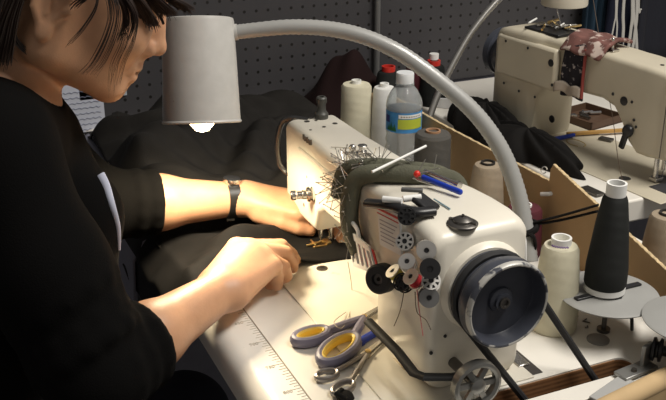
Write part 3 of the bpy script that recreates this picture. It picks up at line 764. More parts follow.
arcpatch(-100, -78, .098, .110, .0310, 6).build('emblem_panel', mat('label_navy', (.03, .04, .22), .5), lbl)
for k in range(9):
    arcpatch(-38+k*8, -33+k*8, .1095, .1115, .0312, 2).build('label_print', inkm, lbl)
tree = mat('label_green', (.02, .14, .04), .6)
for a, h_ in ((-76, .012), (-70, .016), (-63, .011), (-57, .014), (-84, .009)):
    A = math.radians(a); t0 = math.radians(2.6*2)
    MB().add([(.0311*math.cos(A-t0), .0311*math.sin(A-t0), .0845), (.0311*math.cos(A+t0), .0311*math.sin(A+t0), .0845), (.0311*math.cos(A), .0311*math.sin(A), .0845+h_)], [(0, 1, 2)]).build('tree_print', tree, lbl)

# ------------------------------------------------------------------ gooseneck work lamp
gl = thing('gooseneck_lamp', 'grey gooseneck work lamp with cylindrical shade hanging over the needle', 'lamp', (.193, .215, 0))
stp = atd(198, 19, 1.22); sbt = atd(202, 123, 1.234)
shm = Matrix.Translation(sbt) @ rotmat(stp-sbt)
SH = (stp-sbt).length
sh = MB().lathe([(.0500, 0), (.0511, .0015), (.0506, .003), (.0495, .004), (.0454, SH-.004), (.0444, SH), (.042, SH+.001), (0, SH+.001), (0, SH-.001), (.0425, SH-.003), (.0485, .002), (.0500, 0)], 64, shm).build('shade', greyp, ang=40)
bl = MB().lathe([(0, -.012), (.008, -.010), (.015, -.002), (.0225, .010), (.0215, .022), (.014, .042), (.012, .060), (0, .060)], 28, shm).build('bulb', mat('bulb_glow', (1, .9, .7), .4, emit=((1.0, .78, .45), 14)))
gpx = [(230, 33), (246, 31), (290, 27), (330, 29), (365, 37), (400, 53), (435, 78), (468, 106), (490, 132), (506, 160), (518, 195), (525, 230), (529, 262)]
gd = [1.225, 1.225, 1.225, 1.228, 1.23, 1.232, 1.234, 1.236, 1.238, 1.24, 1.242, 1.242, 1.240]
gpts = smooth_path([atd(u, v, d_) for (u, v), d_ in zip(gpx, gd)], 14)
gpts[-1].z = max(gpts[-1].z, 0)
nG = len(gpts)
rad = [(.0092+.0026*i/nG)*(1+.03*(1 if i % 2 else -1)) for i in range(nG)]
gn = MB().tube(gpts, rad, 20).build('gooseneck', greyrib, ang=60)
colr = MB().tube(gpts[:10], .0104, 20).build('neck_collar', greyp)
sw = MB().cyl(gpts[0]-(gpts[3]-gpts[0]).normalized()*.006, gpts[0]+(gpts[3]-gpts[0]).normalized()*.004, .0150).build('shade_nut', mat('nut_grey', (.28, .28, .27), .4, .4))
bs = MB().lathe([(0, 0), (.030, 0), (.030, .006), (.018, .012), (.016, .020), (0, .020)], 28, Matrix.Translation((gpts[-1].x, gpts[-1].y, .0))).build('base', darksteel)
local(gl, sh, bl, gn, colr, sw, bs)
# stamped code marks on the shade (illegible in the photo)
mk = MB()
for k in range(9):
    a = None
    p = atd(235.5+.3*k*.25, 48+k*3.0, 1.245)
    ang_ = (p-(sbt+(stp-sbt)*.5)); 
    axd = (stp-sbt).normalized(); rel = p-sbt; hz = rel.dot(axd); rv = (rel-axd*hz).normalized(); rr_ = .0495-(.0495-.0454)*(hz/SH)+.0003
    c_ = sbt+axd*hz+rv*rr_
    mk.box((-.0022, -.0010, -.0002), (.0022, .0010, .0002), Matrix.Translation(c_) @ rotmat(rv))
o = mk.build('stamped_code', inkm); o.parent = sh; 
ld = bpy.data.lights.new('work_bulb', 'SPOT'); ld.energy = 7.2; ld.color = (1.0, .83, .56); ld.spot_size = math.radians(150); ld.spot_blend = .35; ld.shadow_soft_size = .036
lo = bpy.data.objects.new('work_bulb', ld); COL.objects.link(lo); lo.location = sbt+V((0, 0, -.0145)); lo.rotation_euler = (0, 0, 0)

# second lamp by the pegboard
l2 = thing('gooseneck_lamp', 'bright metal gooseneck lamp with pale shade near the pegboard', 'lamp', atd(430, 118, 1.83))
g2 = smooth_path([atd(426, 130, 1.83), atd(432, 110, 1.83), atd(440, 90, 1.83), atd(455, 60, 1.83), (atd(473, 30, 1.83)), atd(500, -2, 1.83), atd(530, -25, 1.83), atd(556, -34, 1.83)], 14)
r2 = [.0066*(1+.05*(1 if i % 2 else -1)) for i in range(len(g2))]
s2c = atd(567, -26, 1.80); s2m = Matrix.Translation(s2c)
local(l2, MB().tube(g2, r2, 14).build('gooseneck', mat('flex_steel', (.50, .49, .47), .30, .9), ang=60),
      MB().lathe([(.043, -.057), (.044, -.054), (.041, 0), (.020, .024), (0, .026), (0, .024), (.019, .021), (.040, -.002), (.0425, -.056), (.043, -.057)], 48, s2m).build('shade', mat('pale_shade', (.62, .58, .48), .4)),
      MB().lathe([(0, 0), (.028, 0), (.026, .012), (.012, .018), (0, .018)], 24, Matrix.Translation((g2[0].x, g2[0].y, 0))).build('base', darksteel))
l2.location = (g2[0].x, g2[0].y, 0)
for ch in l2.children: ch.matrix_parent_inverse = Matrix.Translation(l2.location).inverted()
bb = MB().tube([V((g2[0].x, g2[0].y, .01)), g2[0]], .0066, 12).build('stem', darksteel); local(l2, bb)

# ------------------------------------------------------------------ second sewing machine
m2 = thing('sewing_machine', 'older cream sewing machine with patterned cloth wrapped around its arm', 'sewing machine', (-.030, .632, 0), None, (0, 0, math.radians(187)))
S2 = [(-.052, -.030, .030, .055, .185, .008), (-.048, -.036, .036, .050, .192, .010), (-.010, -.040, .040, .046, .196, .010), (.012, -.040, .040, .046, .197, .010), (.030, -.040, .040, .060, .197, .010),
      (.050, -.040, .040, .090, .198, .010), (.070, -.040, .040, .112, .198, .010), (.10, -.040, .040, .120, .199, .010), (.20, -.041, .041, .116, .200, .010), (.235, -.043, .043, .105, .201, .010),
      (.250, -.046, .046, .080, .201, .010), (.256, -.050, .050, .002, .202, .010), (.30, -.052, .052, .002, .202, .012), (.345, -.052, .052, .002, .200, .012), (.365, -.048, .050, .002, .194, .014), (.375, -.042, .044, .004, .182, .014)]
MB().loft([rrect(*q) for q in S2]).build('arm_casting', cream2, m2, ang=50)
MB().box((-.09, -.085, .0001), (.39, .085, .002)).build('bed', cream2, m2, bevel=.001)
MB().box((.20, .0425, .108), (.362, .0560, .186)).build('back_cover', cream2, m2, bevel=.006)
MB().lathe([(.024, 0), (.042, 0), (.046, .004), (.046, .010), (.040, .012), (.040, .018), (.047, .020), (.047, .034), (.044, .036), (.040, .030), (.014, .028), (.010, .034), (0, .034)], 48, Matrix.Translation((.378, 0, .135)) @ rotmat((1, 0, 0))).build('handwheel', navy, m2, ang=30)
def hole2(x, z, r, y=.0405):
    MB().lathe([(0, 0), (r, 0), (r, .0008), (r*.8, .0014), (0, .0010)], 20, Matrix.Translation((x, y, z)) @ rotmat((0, 1, 0))).build('screw_cap', blackp, m2)
def px2(u, v, yl):
    """pixel to local (x, z) on the back face plane of the second machine"""
    mw = Matrix.Translation(m2.location) @ Matrix.Rotation(math.radians(187), 4, 'Z'); mi = mw.inverted()
    o_ = mi @ CAM; d_ = mi.to_3x3() @ ray(u, v); t = (yl-o_.y)/d_.y; p = o_+d_*t
    return p.x, p.z
for (u, v, r, yl) in ((551, 63, .0068, .056), (528, 48, .0026, .056), (506, 41, .0026, .056), (504, 83, .0026, .056), (519, 91, .0026, .056), (535, 97, .0026, .056), (552, 85, .0028, .056),
                      (552, 119, .0070, .052), (624, 101, .0078, .0402), (613, 94, .0028, .0402), (632, 102, .0026, .0402), (634, 120, .0026, .0402), (636, 127, .0026, .0402)):
    x, z = px2(u, v, yl); hole2(x, z, r, yl)
# end face screws of the second machine
for (y_, z_, r) in ((.012, .120, .003), (-.012, .098, .005), (.010, .068, .003), (-.02, .07, .003), (-.02, .15, .003)):
    MB().lathe([(0, 0), (r, 0), (r, .0008), (0, .0012)], 18, Matrix.Translation((-.0521, y_, z_)) @ rotmat((-1, 0, 0))).build('screw_cap', blackp, m2)
MB().box((-.040, .0402, .055), (-.0385, .0412, .190)).build('plate_seam', darksteel, m2)
x, z = px2(627, 131, .046)
MB().lathe([(0, 0), (.010, 0), (.011, .004), (.009, .009), (0, .010)], 20, Matrix.Translation((x, .040, z)) @ rotmat((0, 1, 0))).box((-.0055, -.034, .003), (.0055, .002, .009), Matrix.Translation((x, .040, z)) @ Matrix.Rotation(-PI/2, 4, 'X') @ Matrix.Rotation(PI, 4, 'Z') @ Matrix.Rotation(-.25, 4, 'Z')).build('presser_lever', blackp, m2, bevel=.002)
MB().cyl((-.018, 0, .02), (-.018, 0, .055), .004).cyl((-.018, 0, .002), (-.018, 0, .022), .0012).build('needle_bar', steel, m2)
MB().cyl((-.018, .018, .010), (-.018, .018, .055), .0045).box((-.026, .006, .004), (-.010, .024, .010)).build('presser_foot', steel, m2, bevel=.001)
MB().lathe([(0, 0), (.020, 0), (.020, .0012), (0, .0014)], 28, Matrix.Translation((-.018, .0, .002))).build('needle_plate', darksteel, m2)
MB().box((-.075, -.045, .002), (-.030, .045, .0030)).build('slide_plate', mat('slide_steel', (.10, .10, .11), .35, .6), m2)
MB().lathe([(0, 0), (.010, 0), (.010, .0008), (0, .001)], 20, Matrix.Translation((.018, .05, .002))).build('bed_screw', darksteel, m2)
MB().lathe([(0, 0), (.011, 0), (.011, .006), (.008, .008), (.0075, .018), (0, .019)], 22, Matrix.Translation((-.026, -.004, .196))).build('presser_regulator', MATS['dark_grey_plastic'], m2)
for (x, y) in ((.005, .010), (-.008, -.012)):
    MB().lathe([(0, 0), (.0035, 0), (.0035, .0006), (0, .0006)], 14, Matrix.Translation((x, y, .197))).build('oil_hole', blackp, m2)
MB().cyl((.108, .018, .199), (.108, .018, .222), .0028).box((.098, .010, .199), (.122, .026, .204)).build('thread_guide', steel, m2, bevel=.0008)

# patterned cloth wrap on the second machine's arm
mw2 = Matrix.Translation(m2.location) @ Matrix.Rotation(math.radians(187), 4, 'Z')
pat = mat('patterned_cloth', (.15, .065, .055), .85, var=.3, vscale=60, wear=((.55, .45, .40), 55, .56))
dot = mat('dark_dotted_cloth', (.015, .013, .02), .85, var=.2, vscale=60, wear=((.40, .36, .36), 110, .60))
wr = thing('patterned_wrap', 'red and cream patterned cloth wrap folded over the second machine', 'cloth', mw2 @ V((.155, 0, .20)))
def wrapf(x0, x1, y0, y1, z0, z1, rad, wig):
    def fn(s, t):
        x = x0+(x1-x0)*t
        per = [(y0, .128), (y0, z1), (y1, z1), (y1, z0)]
        L = [0]; 
        for i in range(3): L.append(L[-1]+math.dist(per[i], per[i+1]))
        d_ = s*L[-1]
        for i in range(3):
            if d_ <= L[i+1]+1e-9: break
        k = (d_-L[i])/(L[i+1]-L[i]); y = per[i][0]+(per[i+1][0]-per[i][0])*k; z = per[i][1]+(per[i+1][1]-per[i][1])*k
        cy, cz = (y0+y1)/2, z1-.03
        return mw2 @ V((x+wig*math.sin(s*17), y+.002*math.sin(t*9+s*5), z+.0025*math.sin(t*7+s*11)))
    return fn
w1_ = MB().grid(wrapf(.142, .192, -.044, .0445, .108, .2035, .01, .002), 36, 12).build('dotted_band', dot, solid=.004)
fold = MB()
def foldf(s, t):
    x = .105+.095*t; 
    y = -.03+.082*s; z = .2085+.005*math.sin(s*PI)+.002*math.sin(t*13+s*4)
    if s > .80: z -= (s-.80)*.10
    return mw2 @ V((x+.006*math.sin(s*6), y, z))
w2_ = MB().grid(foldf, 24, 20).build('folded_flap', pat, solid=.007, subd=1)
w3_ = MB().grid(lambda s, t: mw2 @ V((.140+.060*t, .050+.004*math.sin(t*8), .112+.018*s+.003*math.sin(t*10))), 6, 16).build('cream_hem', mat('cream_hem_cloth', (.42, .36, .30), .9, var=.2), solid=.005)
red_trim = mat('red_trim', (.30, .06, .05), .85)
w4_ = MB().tube([mw2 @ V((.138, .048, .112)), mw2 @ V((.138, .049, .15)), mw2 @ V((.138, .048, .20))], .0028, 8).build('red_trim', red_trim)
local(wr, w1_, w2_, w3_, w4_)
# tools lying on top of the second machine
ttop = thing('tool_tray', 'dark magnetic tray heaped with small metal tools on the second machine', 'tray', mw2 @ V((.27, 0, .203)))
local(ttop, MB().box((-.045, -.028, 0), (.045, .028, .004), mw2 @ Matrix.Translation((.265, .008, .2025))).build('tray', blackp, bevel=.001))
for k in range(16):
    p = mw2 @ V((.265+rnd.uniform(-.038, .038), .008+rnd.uniform(-.02, .02), .2085+k*.0006)); a = rnd.uniform(0, PI)
    d_ = V((math.cos(a), math.sin(a), rnd.uniform(-.05, .12)))*rnd.uniform(.008, .02)
    local(ttop, MB().cyl(p-d_, p+d_, rnd.uniform(.0012, .0026), n=8).build('metal_tool', [steel, steel, brass, white][k % 4]))
local(ttop, MB().cyl(mw2 @ V((.25, 0, .21)), mw2 @ V((.262, .004, .243)), .0012, n=8).build('metal_tool', steel))
# thread from above to second machine
tag(MB().tube(smooth_path([atd(592, -8, 1.75), atd(598, 30, 1.72), atd(604, 70, 1.66), atd(613, 120, 1.64), atd(619, 165, 1.62), atd(628, 200, 1.6)], 6), .0006, 6).build('thread', MATS['dark_thread']), 'long dark thread hanging down past the second machine', 'thread')

# things on the second table
bf = thing('fabric_bundle', 'bundle of black fabric lying at the foot of the second machine', 'fabric', atz(530, 160, 0))
def lump(c, r, h, seed, m, n=26, amp=.25, name='folded_cloth', yaw_=0):
    rr_ = random.Random(seed); ph = [rr_.uniform(0, 6.28) for _ in range(8)]
    def fn(s, t):
        a = 2*PI*t; e = s*PI/2
        f_ = 1+amp*(.5*math.sin(3*a+ph[0])+.35*math.sin(5*a+ph[1]+3*s)+.3*math.sin(9*a+ph[2]+5*s))*math.cos(e*.6)
        x = r[0]*math.cos(e)*math.cos(a)*f_; y = r[1]*math.cos(e)*math.sin(a)*f_
        z = h*math.sin(e)*(1+amp*.5*math.sin(4*a+ph[3])*(1-s))+.0
        z += .10*h*math.sin(11*a+ph[4]+6*s)*math.sin(2*e)
        q = Matrix.Rotation(yaw_, 4, 'Z') @ V((x, y, 0)); return V((c[0]+q.x, c[1]+q.y, c[2]+max(z, .001)))
    return MB().grid(fn, n, n*3).build(name, m, ang=80)
c1 = V((-.215, .500, 0))
local(bf, lump(c1, (.125, .045), .050, 3, blackfab, yaw_=.15), lump(c1+V((-.14, .0, 0)), (.11, .05), .06, 5, blackfab, amp=.18))
a, b_ = atz(567, 134, .008), atz(626, 130, .008)
wd = mat('yellow_wood', (.45, .26, .08), .6, var=.1)
tag(MB().box((0, -.004, -.003), ((b_-a).length, .004, .003), Matrix.Translation(a) @ (b_-a).to_track_quat('X', 'Z').to_matrix().to_4x4()).build('wooden_ruler', wd, bevel=.0006), 'thin yellow wooden stick lying on the second table', 'stick')
a, b_ = atz(555, 139, .008), atz(574, 135, .008)
pn = thing('blue_marker', 'blue marker pen lying at the foot of the second machine', 'pen', a)
local(pn, MB().cyl(a, b_, .0045, .0038).build('barrel', bluep), MB().cyl(a+(a-b_).normalized()*.006, a, .0025, .0045).build('tip', bluep))
tr_ = thing('parts_tray', 'dark open tray with small parts behind the second machine post', 'tray', atz(590, 122, 0))
c_ = atz(588, 120, 0); tm_ = Matrix.Translation(c_) @ Matrix.Rotation(.2, 4, 'Z')
tb = MB().box((-.05, -.05, 0), (.05, .05, .003), tm_)
for a_ in range(4): tb.box((-.05, .047, 0), (.05, .05, .016), tm_ @ Matrix.Rotation(a_*PI/2, 4, 'Z'))
local(tr_, tb.build('tray', mat('brown_tray', (.09, .05, .03), .6)))
for k in range(8):
    p = tm_ @ V((rnd.uniform(-.035, .035), rnd.uniform(-.035, .035), .008)); d_ = V((rnd.uniform(-1, 1), rnd.uniform(-1, 1), 0)).normalized()*.012
    local(tr_, MB().cyl(p-d_, p+d_, .003, n=8).build('small_part', [darksteel, steel][k % 2]))
q = atz(606, 140, .003)
tag(MB().box((-.013, -.008, 0), (.013, .008, .004), Matrix.Translation(q) @ Matrix.Rotation(.5, 4, 'Z')).build('table_latch', darksteel, bevel=.001), 'small dark steel latch plate set in the second table', 'latch')
q = atz(592, 192, .002)
tag(MB().box((-.02, -.009, 0), (.02, .009, .004), Matrix.Translation(q) @ Matrix.Rotation(.1, 4, 'Z')).build('table_latch', darksteel, bevel=.001), 'long dark steel latch plate at the edge of the second table', 'latch')
tag(MB().tube([atz(576, 143, .002)+V((.022*math.cos(i*.4), .014*math.sin(i*.4), 0)) for i in range(15)], .0012, 6).build('rubber_band', mat('band_tan', (.5, .38, .18), .6)), 'thin tan rubber band lying on the second table', 'rubber band')
rg = atz(544, 170, .05)
tag(MB().tube([rg+V((.0, .006*math.cos(i*.5), .006*math.sin(i*.5))) for i in range(12)], .0010, 6).build('key_ring', steel), 'small steel ring hooked on the cardboard box wall', 'ring')

# black strap tied from the gooseneck to the box
s0 = aty(523, 225, .195); s1 = aty(560, 216, .222); s2 = aty(598, 205, .245)
stt = thing('black_strap', 'black strap tied around the gooseneck and stretched to the black cone', 'strap', s0)
for k, dz in enumerate((0, -.006)):
    local(stt, MB().tube(smooth_path([s0+V((0, 0, dz*.3)), s1+V((0, 0, dz)), s2+V((0, 0, dz*1.4))], 6), .0032, 8, flat=.5).build('strand', blackfab))
gz = min(gpts, key=lambda p: abs(p.z-s0.z))
lp = [gz+V((.0155*math.cos(t), .0155*math.sin(t), .004*math.sin(t))) for t in [2*PI*i/20 for i in range(20)]]
local(stt, MB().tube(lp, .0038, 8, closed=True, flat=1.2).build('loop', blackfab), MB().tube(smooth_path([gz+V((.014, -.006, 0)), gz+V((.019, 0, -.004)), gz+V((.020, .004, -.016)), gz+V((.018, .004, -.026))], 5), .0042, 8, flat=.6).build('loose_end', blackfab))
kt = atz(612, 205, .13)

# ------------------------------------------------------------------ background on and before the pegboard
def cone_bg(u, v, X, h, lab):
    t_ = atx(u, v, X); return cone((t_.x, t_.y, 0), .030, .022, max(t_.z-.006, .05), char_t, lab, mat('red_cap', (.55, .03, .02), .4), .62, .010)
cone_bg(388.5, 68, -.52, .1, 'black thread cone with red cap behind the cream cone')
rcc = cone_bg(434, 62, -.56, .1, 'black thread cone with red cap behind the bright metal gooseneck')
q = atx(438, 51, -.56)
local(rcc, MB().lathe([(0, 0), (.010, 0), (.010, .012), (0, .012)], 20, Matrix.Translation(V((-.572, q.y-.002, q.z-.020)))).build('white_cap', white))
q = atx(418, 60, -.60)
cone((q.x, q.y, 0), .032, .022, q.z, wine_t, 'wine red thread cone standing against the pegboard', darkcore, .4, .003)
q = atz(444, 104, .0)
hb = MB().lathe([(.028, .0), (.033, .001), (.036, .022), (.034, .023), (.030, .004), (0, .004)], 28, Matrix.Translation(q)).build('white_dish', mat('dish_white', (.62, .62, .62), .4)); tag(hb, 'small pale dish beside the bright metal gooseneck foot', 'dish')
mr = thing('maroon_fabric', 'dark maroon fabric heap against the pegboard', 'fabric', (-.58, .22, 0))
local(mr, MB().grid(lambda a_, b_: V((-.66+.13*a_, .22+.22*b_, max(.0015, .128*math.sin(PI*a_)**.6*math.sin(PI*b_)**.55*(.62+.38*math.exp(-((b_-.42)/.22)**2))+.010*math.sin(b_*17+a_*9)*math.sin(PI*b_)*math.sin(PI*a_)))), 20, 36).build('folded_cloth', mat('maroon_cloth', (.014, .006, .006), .9, bump=.3, bscale=500, spec=.2), ang=80))
# dark garments and cords hanging at the right end of the pegboard
def curtain(u0, u1, X, m, name, label, seed, vtop=-120, zb=.0, cat='garment'):
    a = atx(u0, 60, X); b = atx(u1, 60, X); rr_ = random.Random(seed); ph = rr_.uniform(0, 6)
    def fn(s, t): return V((X+.012*math.sin(t*19+ph+s*1.2)+.006*math.sin(t*43+s), a.y+(b.y-a.y)*t, zb+(.55-zb)*s))
    return tag(MB().grid(fn, 10, 44).build(name, m, solid=.003, ang=80), label, cat)
curtain(577, 604, -.655, mat('teal_blue_cloth', (.010, .030, .055), .85, bump=.3), 'hanging_garment', 'dark teal blue garment hanging at the end of the pegboard', 1)
curtain(602, 634, -.625, mat('navy_cloth', (.010, .013, .035), .85, bump=.3), 'hanging_garment', 'navy garment hanging behind the white cords', 2)
curtain(630, 760, -.60, mat('black_blue_cloth', (.006, .007, .014), .85, bump=.3), 'hanging_garment', 'long black garment hanging beside the navy one', 3)
cordm = mat('white_cord', (.40, .39, .37), .8)
scb = thing('cord_tassel', 'bunch of white cords hanging in front of the dark garments', 'cords', atx(630, 0, -.588))
for k, (u0, u1, v1) in enumerate(((634, 637, 54), (631, 628, 52), (629, 622, 50), (636, 632, 53), (622, 616, 44), (615, 611, 40), (641, 641, 10))):
    a = atx(u0, -60, -.588); b = atx((u0+u1)/2+(3 if k % 2 else -2), 8, -.586); c_ = atx(u1, v1, -.584)
    local(scb, MB().tube(smooth_path([a, b, (b+c_)/2+V((0, .002, 0)), c_], 6), .0042 if k < 4 else .0022, 8, flat=.5).build('cord', cordm))
# papers on the pegboard at the left
prm = mat('printed_paper', (.50, .52, .60), .8, var=.25, vscale=60)
q0, q1 = atx(84, 84, -.688), atx(107, 138, -.688)
ws = thing('paper_sheet', 'sheet of paper with handwriting pinned low on the pegboard', 'paper', (q0+q1)/2)
local(ws, MB().box((-.689, q0.y-.10, q1.z), (-.6875, q1.y, q1.z+.17)).build('sheet', mat('blue_white_paper', (.52, .54, .62), .8)))
for k in range(9):
    zz_ = q1.z+.012+k*.011
    pts = [V((-.6868, q1.y-.075+.004*i, zz_+.0016*math.sin(i*2.3+k))) for i in range(18)]
    local(ws, MB().tube(pts, .0006, 5).build('handwriting', mat('pen_ink', (.22, .24, .33), .8)))
q0, q1 = atx(119, 70, -.688), atx(127, 95, -.688)
tag(MB().box((-.689, q0.y-.08, q1.z), (-.6875, q1.y, q1.z+.10)).build('paper_note', mat('note_paper', (.42, .46, .50), .8)), 'small blank note pinned on the pegboard above the handwritten sheet', 'paper')

# ------------------------------------------------------------------ black cloth on the table
def nz3(x, y, s=0):
    return (math.sin(x*17+s+2.1*math.sin(y*11+s))+.6*math.sin(y*29-x*13+s*2)+.4*math.sin(x*47+y*31+s*3))/2
def heap(s, t):
    x = -.665+.565*s; y = -.212+(.345+.145*max(0, min(1, (-.42-x)/.06)))*t
    e = min(1, min(s, 1-s)*6)*min(1, (1-t)*5)*min(1, .35+t*6)
    e = e*e*(3-2*e)
    h_ = (.058+.030*nz3(x, y, 1.3)+.016*math.sin(x*38+y*22+2*math.sin(y*20))+.006*math.sin(x*90-y*70))*e
    h_ *= .45+.75*max(0, min(1, (.10-x)/.55))
    if y < -.215: h_ = h_*max(0, 1-(-.215-y)/.1)-(-.215-y)*1.3
    if y > -.02: h_ *= 1-.25*min(1, (y+.02)/.15)
    return V((x, y if y > -.235 else -.235-.12*(-.235-y), max(h_, -.6)+.0015))
hp0 = MB().grid(heap, 90, 110)
tag(hp0.build('fabric_heap', greyfab, solid=.002, ang=80), 'crumpled heap of charcoal fabric behind the needle end of the machine', 'fabric')
def hang(s, t):
    x = -.64+.50*s; d_ = .40*t
    y = -.206-.034*min(1, d_*26)-.03*d_+.006*math.sin(x*24+d_*6)*min(1, d_*8); z = .006-d_*(min(1, d_*30))
    return V((x, y, z))
tag(MB().grid(hang, 50, 40).build('slate_cloth', mat('slate_cloth', (.16, .16, .20), .85, bump=.2, bscale=600), solid=.003, ang=80), 'plain slate grey cloth hanging down over the table front', 'fabric')
def sewn(s, t):
    x = -.27+.325*s+.012*math.sin(t*6); y = -.285+.327*t
    fold_ = .010*(1+math.sin(x*52+y*17+1.0))*.5+.006*math.sin(y*46-x*30)
    ridge = .034*math.exp(-((x+.045+.25*(y+.06))/.022)**2)*math.exp(-((y+.10)/.075)**2)
    rid2 = .024*math.exp(-((x-.0+.35*(y+.13))/.020)**2)*math.exp(-((y+.17)/.05)**2)
    flat_ = 1-math.exp(-((x+.006)/.035)**2-((y-.0)/.03)**2)
    z = .0045+(max(fold_, 0)+ridge+rid2)*flat_
    if s > .93: z *= .8
    if y < -.205:
        dd = -.205-y; z = z*max(0, 1-dd*8)-dd*1.15-.004*math.sin(x*60)*min(1, dd*20); y = -.205-.030*min(1, dd*34)-.05*dd
    return V((x, y, z))
tag(MB().grid(sewn, 70, 100).build('sewn_fabric', blackfab, solid=.003, ang=80), 'black fabric being fed under the needle and hanging over the table front', 'fabric')

# ------------------------------------------------------------------ the seamstress (signed distance field -> one continuous mesh)
class SDF:
    def __init__(s, lo, hi, h):
        s.lo = np.array(lo, float); s.h = h; s.n = np.ceil((np.array(hi)-s.lo)/h).astype(int)+1
        s.F = np.full(tuple(s.n), .05, np.float32)
    def win(s, lo, hi, pad):
        i0 = np.clip(np.floor((np.array(lo)-pad-s.lo)/s.h).astype(int), 0, s.n-1); i1 = np.clip(np.ceil((np.array(hi)+pad-s.lo)/s.h).astype(int)+1, 1, s.n)
        sl = tuple(slice(a, b) for a, b in zip(i0, i1))
        ax = [s.lo[k]+s.h*np.arange(i0[k], i1[k]) for k in range(3)]
        return sl, np.meshgrid(*ax, indexing='ij')
    def comb(s, sl, d, k, op):
        A = s.F[sl]
        if op == 'u':
            hh = np.maximum(k-np.abs(A-d), 0)/max(k, 1e-6); s.F[sl] = np.minimum(A, d)-hh*hh*k*.25
        else:
            d = -d; hh = np.maximum(k-np.abs(A-d), 0)/max(k, 1e-6); s.F[sl] = np.maximum(A, d)+hh*hh*k*.25
    def cap(s, a, b, ra, rb, k=.008, op='u'):
        a = np.array(a, float); b = np.array(b, float); R = max(ra, rb)
        sl, (X, Y, Z) = s.win(np.minimum(a, b)-R, np.maximum(a, b)+R, k+.012)
        if 0 in X.shape: return
        ab = b-a; L = ab@ab+1e-12
        t = np.clip(((X-a[0])*ab[0]+(Y-a[1])*ab[1]+(Z-a[2])*ab[2])/L, 0, 1)
        d = np.sqrt((X-a[0]-t*ab[0])**2+(Y-a[1]-t*ab[1])**2+(Z-a[2]-t*ab[2])**2)-(ra+(rb-ra)*t)
        s.comb(sl, d.astype(np.float32), k, op)
    def chain(s, pts, rs, k=.006, k0=None):
        for i in range(len(pts)-1): s.cap(pts[i], pts[i+1], rs[i], rs[i+1], k0 if (i == 0 and k0) else k)
    def ell(s, c, r, ax=None, k=.008, op='u'):
        c = np.array(c, float); r = np.array(r, float); R = r.max()
        sl, (X, Y, Z) = s.win(c-R, c+R, k+.012)
        if 0 in X.shape: return
        D = np.stack([X-c[0], Y-c[1], Z-c[2]], -1)
        if ax is not None: D = D@np.array(ax, float).T
        k0 = np.sqrt(((D/r)**2).sum(-1)); k1 = np.sqrt(((D/r**2)**2).sum(-1))+1e-9
        s.comb(sl, (k0*(k0-1)/k1).astype(np.float32), k, op)
    def cut(s, p, n, r, k=.002):
        """remove everything beyond the plane through p (normal n) within distance r of p"""
        p = np.array(p, float); n = np.array(n, float)/np.linalg.norm(n)
        sl, (X, Y, Z) = s.win(p-r, p+r, 0)
        d = (X-p[0])*n[0]+(Y-p[1])*n[1]+(Z-p[2])*n[2]
        rad = np.sqrt((X-p[0])**2+(Y-p[1])**2+(Z-p[2])**2)
        d = np.where(rad < r, d, -1).astype(np.float32)
        s.F[sl] = np.maximum(s.F[sl], d)
    def mesh(s, name, m, parent=None, smooth=1):
        F = s.F; h = s.h
        ins = F < 0
        n = F.shape
        c = np.zeros(tuple(k-1 for k in n), np.int8)
        for a in (0, 1):
            for b in (0, 1):
                for d in (0, 1): c += ins[a:n[0]-1+a, b:n[1]-1+b, d:n[2]-1+d]
        act = (c > 0) & (c < 8)
        idx = np.full(act.shape, -1, np.int64); I = np.argwhere(act); idx[act] = np.arange(len(I))
        acc = np.zeros((len(I), 3)); cnt = np.zeros(len(I))
        E = []
        for a in (0, 1):
            for b in (0, 1):
                E += [((0, a, b), (1, a, b)), ((a, 0, b), (a, 1, b)), ((a, b, 0), (a, b, 1))]
        for p, q in E:
            p = np.array(p); q = np.array(q)
            f0 = F[tuple((I+p).T)]; f1 = F[tuple((I+q).T)]
            msk = (f0 < 0) != (f1 < 0)
            t = np.where(msk, f0/(f0-f1+1e-20), 0)
            pos = I+p+(q-p)*t[:, None]
            acc[msk] += pos[msk]; cnt[msk] += 1
        vs = s.lo+h*(acc/cnt[:, None])
        fs = []
        for ax in range(3):
            o = [k for k in range(3) if k != ax]
            sl0 = [slice(None)]*3; sl1 = [slice(None)]*3
            sl0[ax] = slice(0, n[ax]-1); sl1[ax] = slice(1, n[ax])
            ch = ins[tuple(sl0)] != ins[tuple(sl1)]
            J = np.argwhere(ch)
            J = J[(J[:, o[0]] > 0) & (J[:, o[1]] > 0) & (J[:, o[0]] < n[o[0]]-1) & (J[:, o[1]] < n[o[1]]-1)]
            quad_ = []
            for da, db in ((-1, -1), (0, -1), (0, 0), (-1, 0)):
                K = J.copy(); K[:, o[0]] += da; K[:, o[1]] += db
                quad_.append(idx[tuple(K.T)])
            Q = np.stack(quad_, 1)
            flip = ins[tuple(J.T)] ^ (ax == 1)
            Q[~flip] = Q[~flip][:, ::-1]
            fs.append(Q)
        fs = np.concatenate(fs)
        fs = fs[(fs >= 0).all(1)]
        for _ in range(smooth):
            acc = np.zeros_like(vs); cn = np.zeros(len(vs))
            for a in range(4):
                i, j = fs[:, a], fs[:, (a+1) % 4]
                np.add.at(acc, i, vs[j]); np.add.at(acc, j, vs[i]); np.add.at(cn, i, 1); np.add.at(cn, j, 1)
            vs = vs*.5+.5*acc/np.maximum(cn, 1)[:, None]
        me = bpy.data.meshes.new(name); me.from_pydata(vs.tolist(), [], fs.tolist()); me.materials.append(m); me.shade_smooth()
        o = bpy.data.objects.new(name, me); COL.objects.link(o)
        if parent: o.parent = parent
        return o

def A3(v): return np.array((v[0], v[1], v[2]), float)
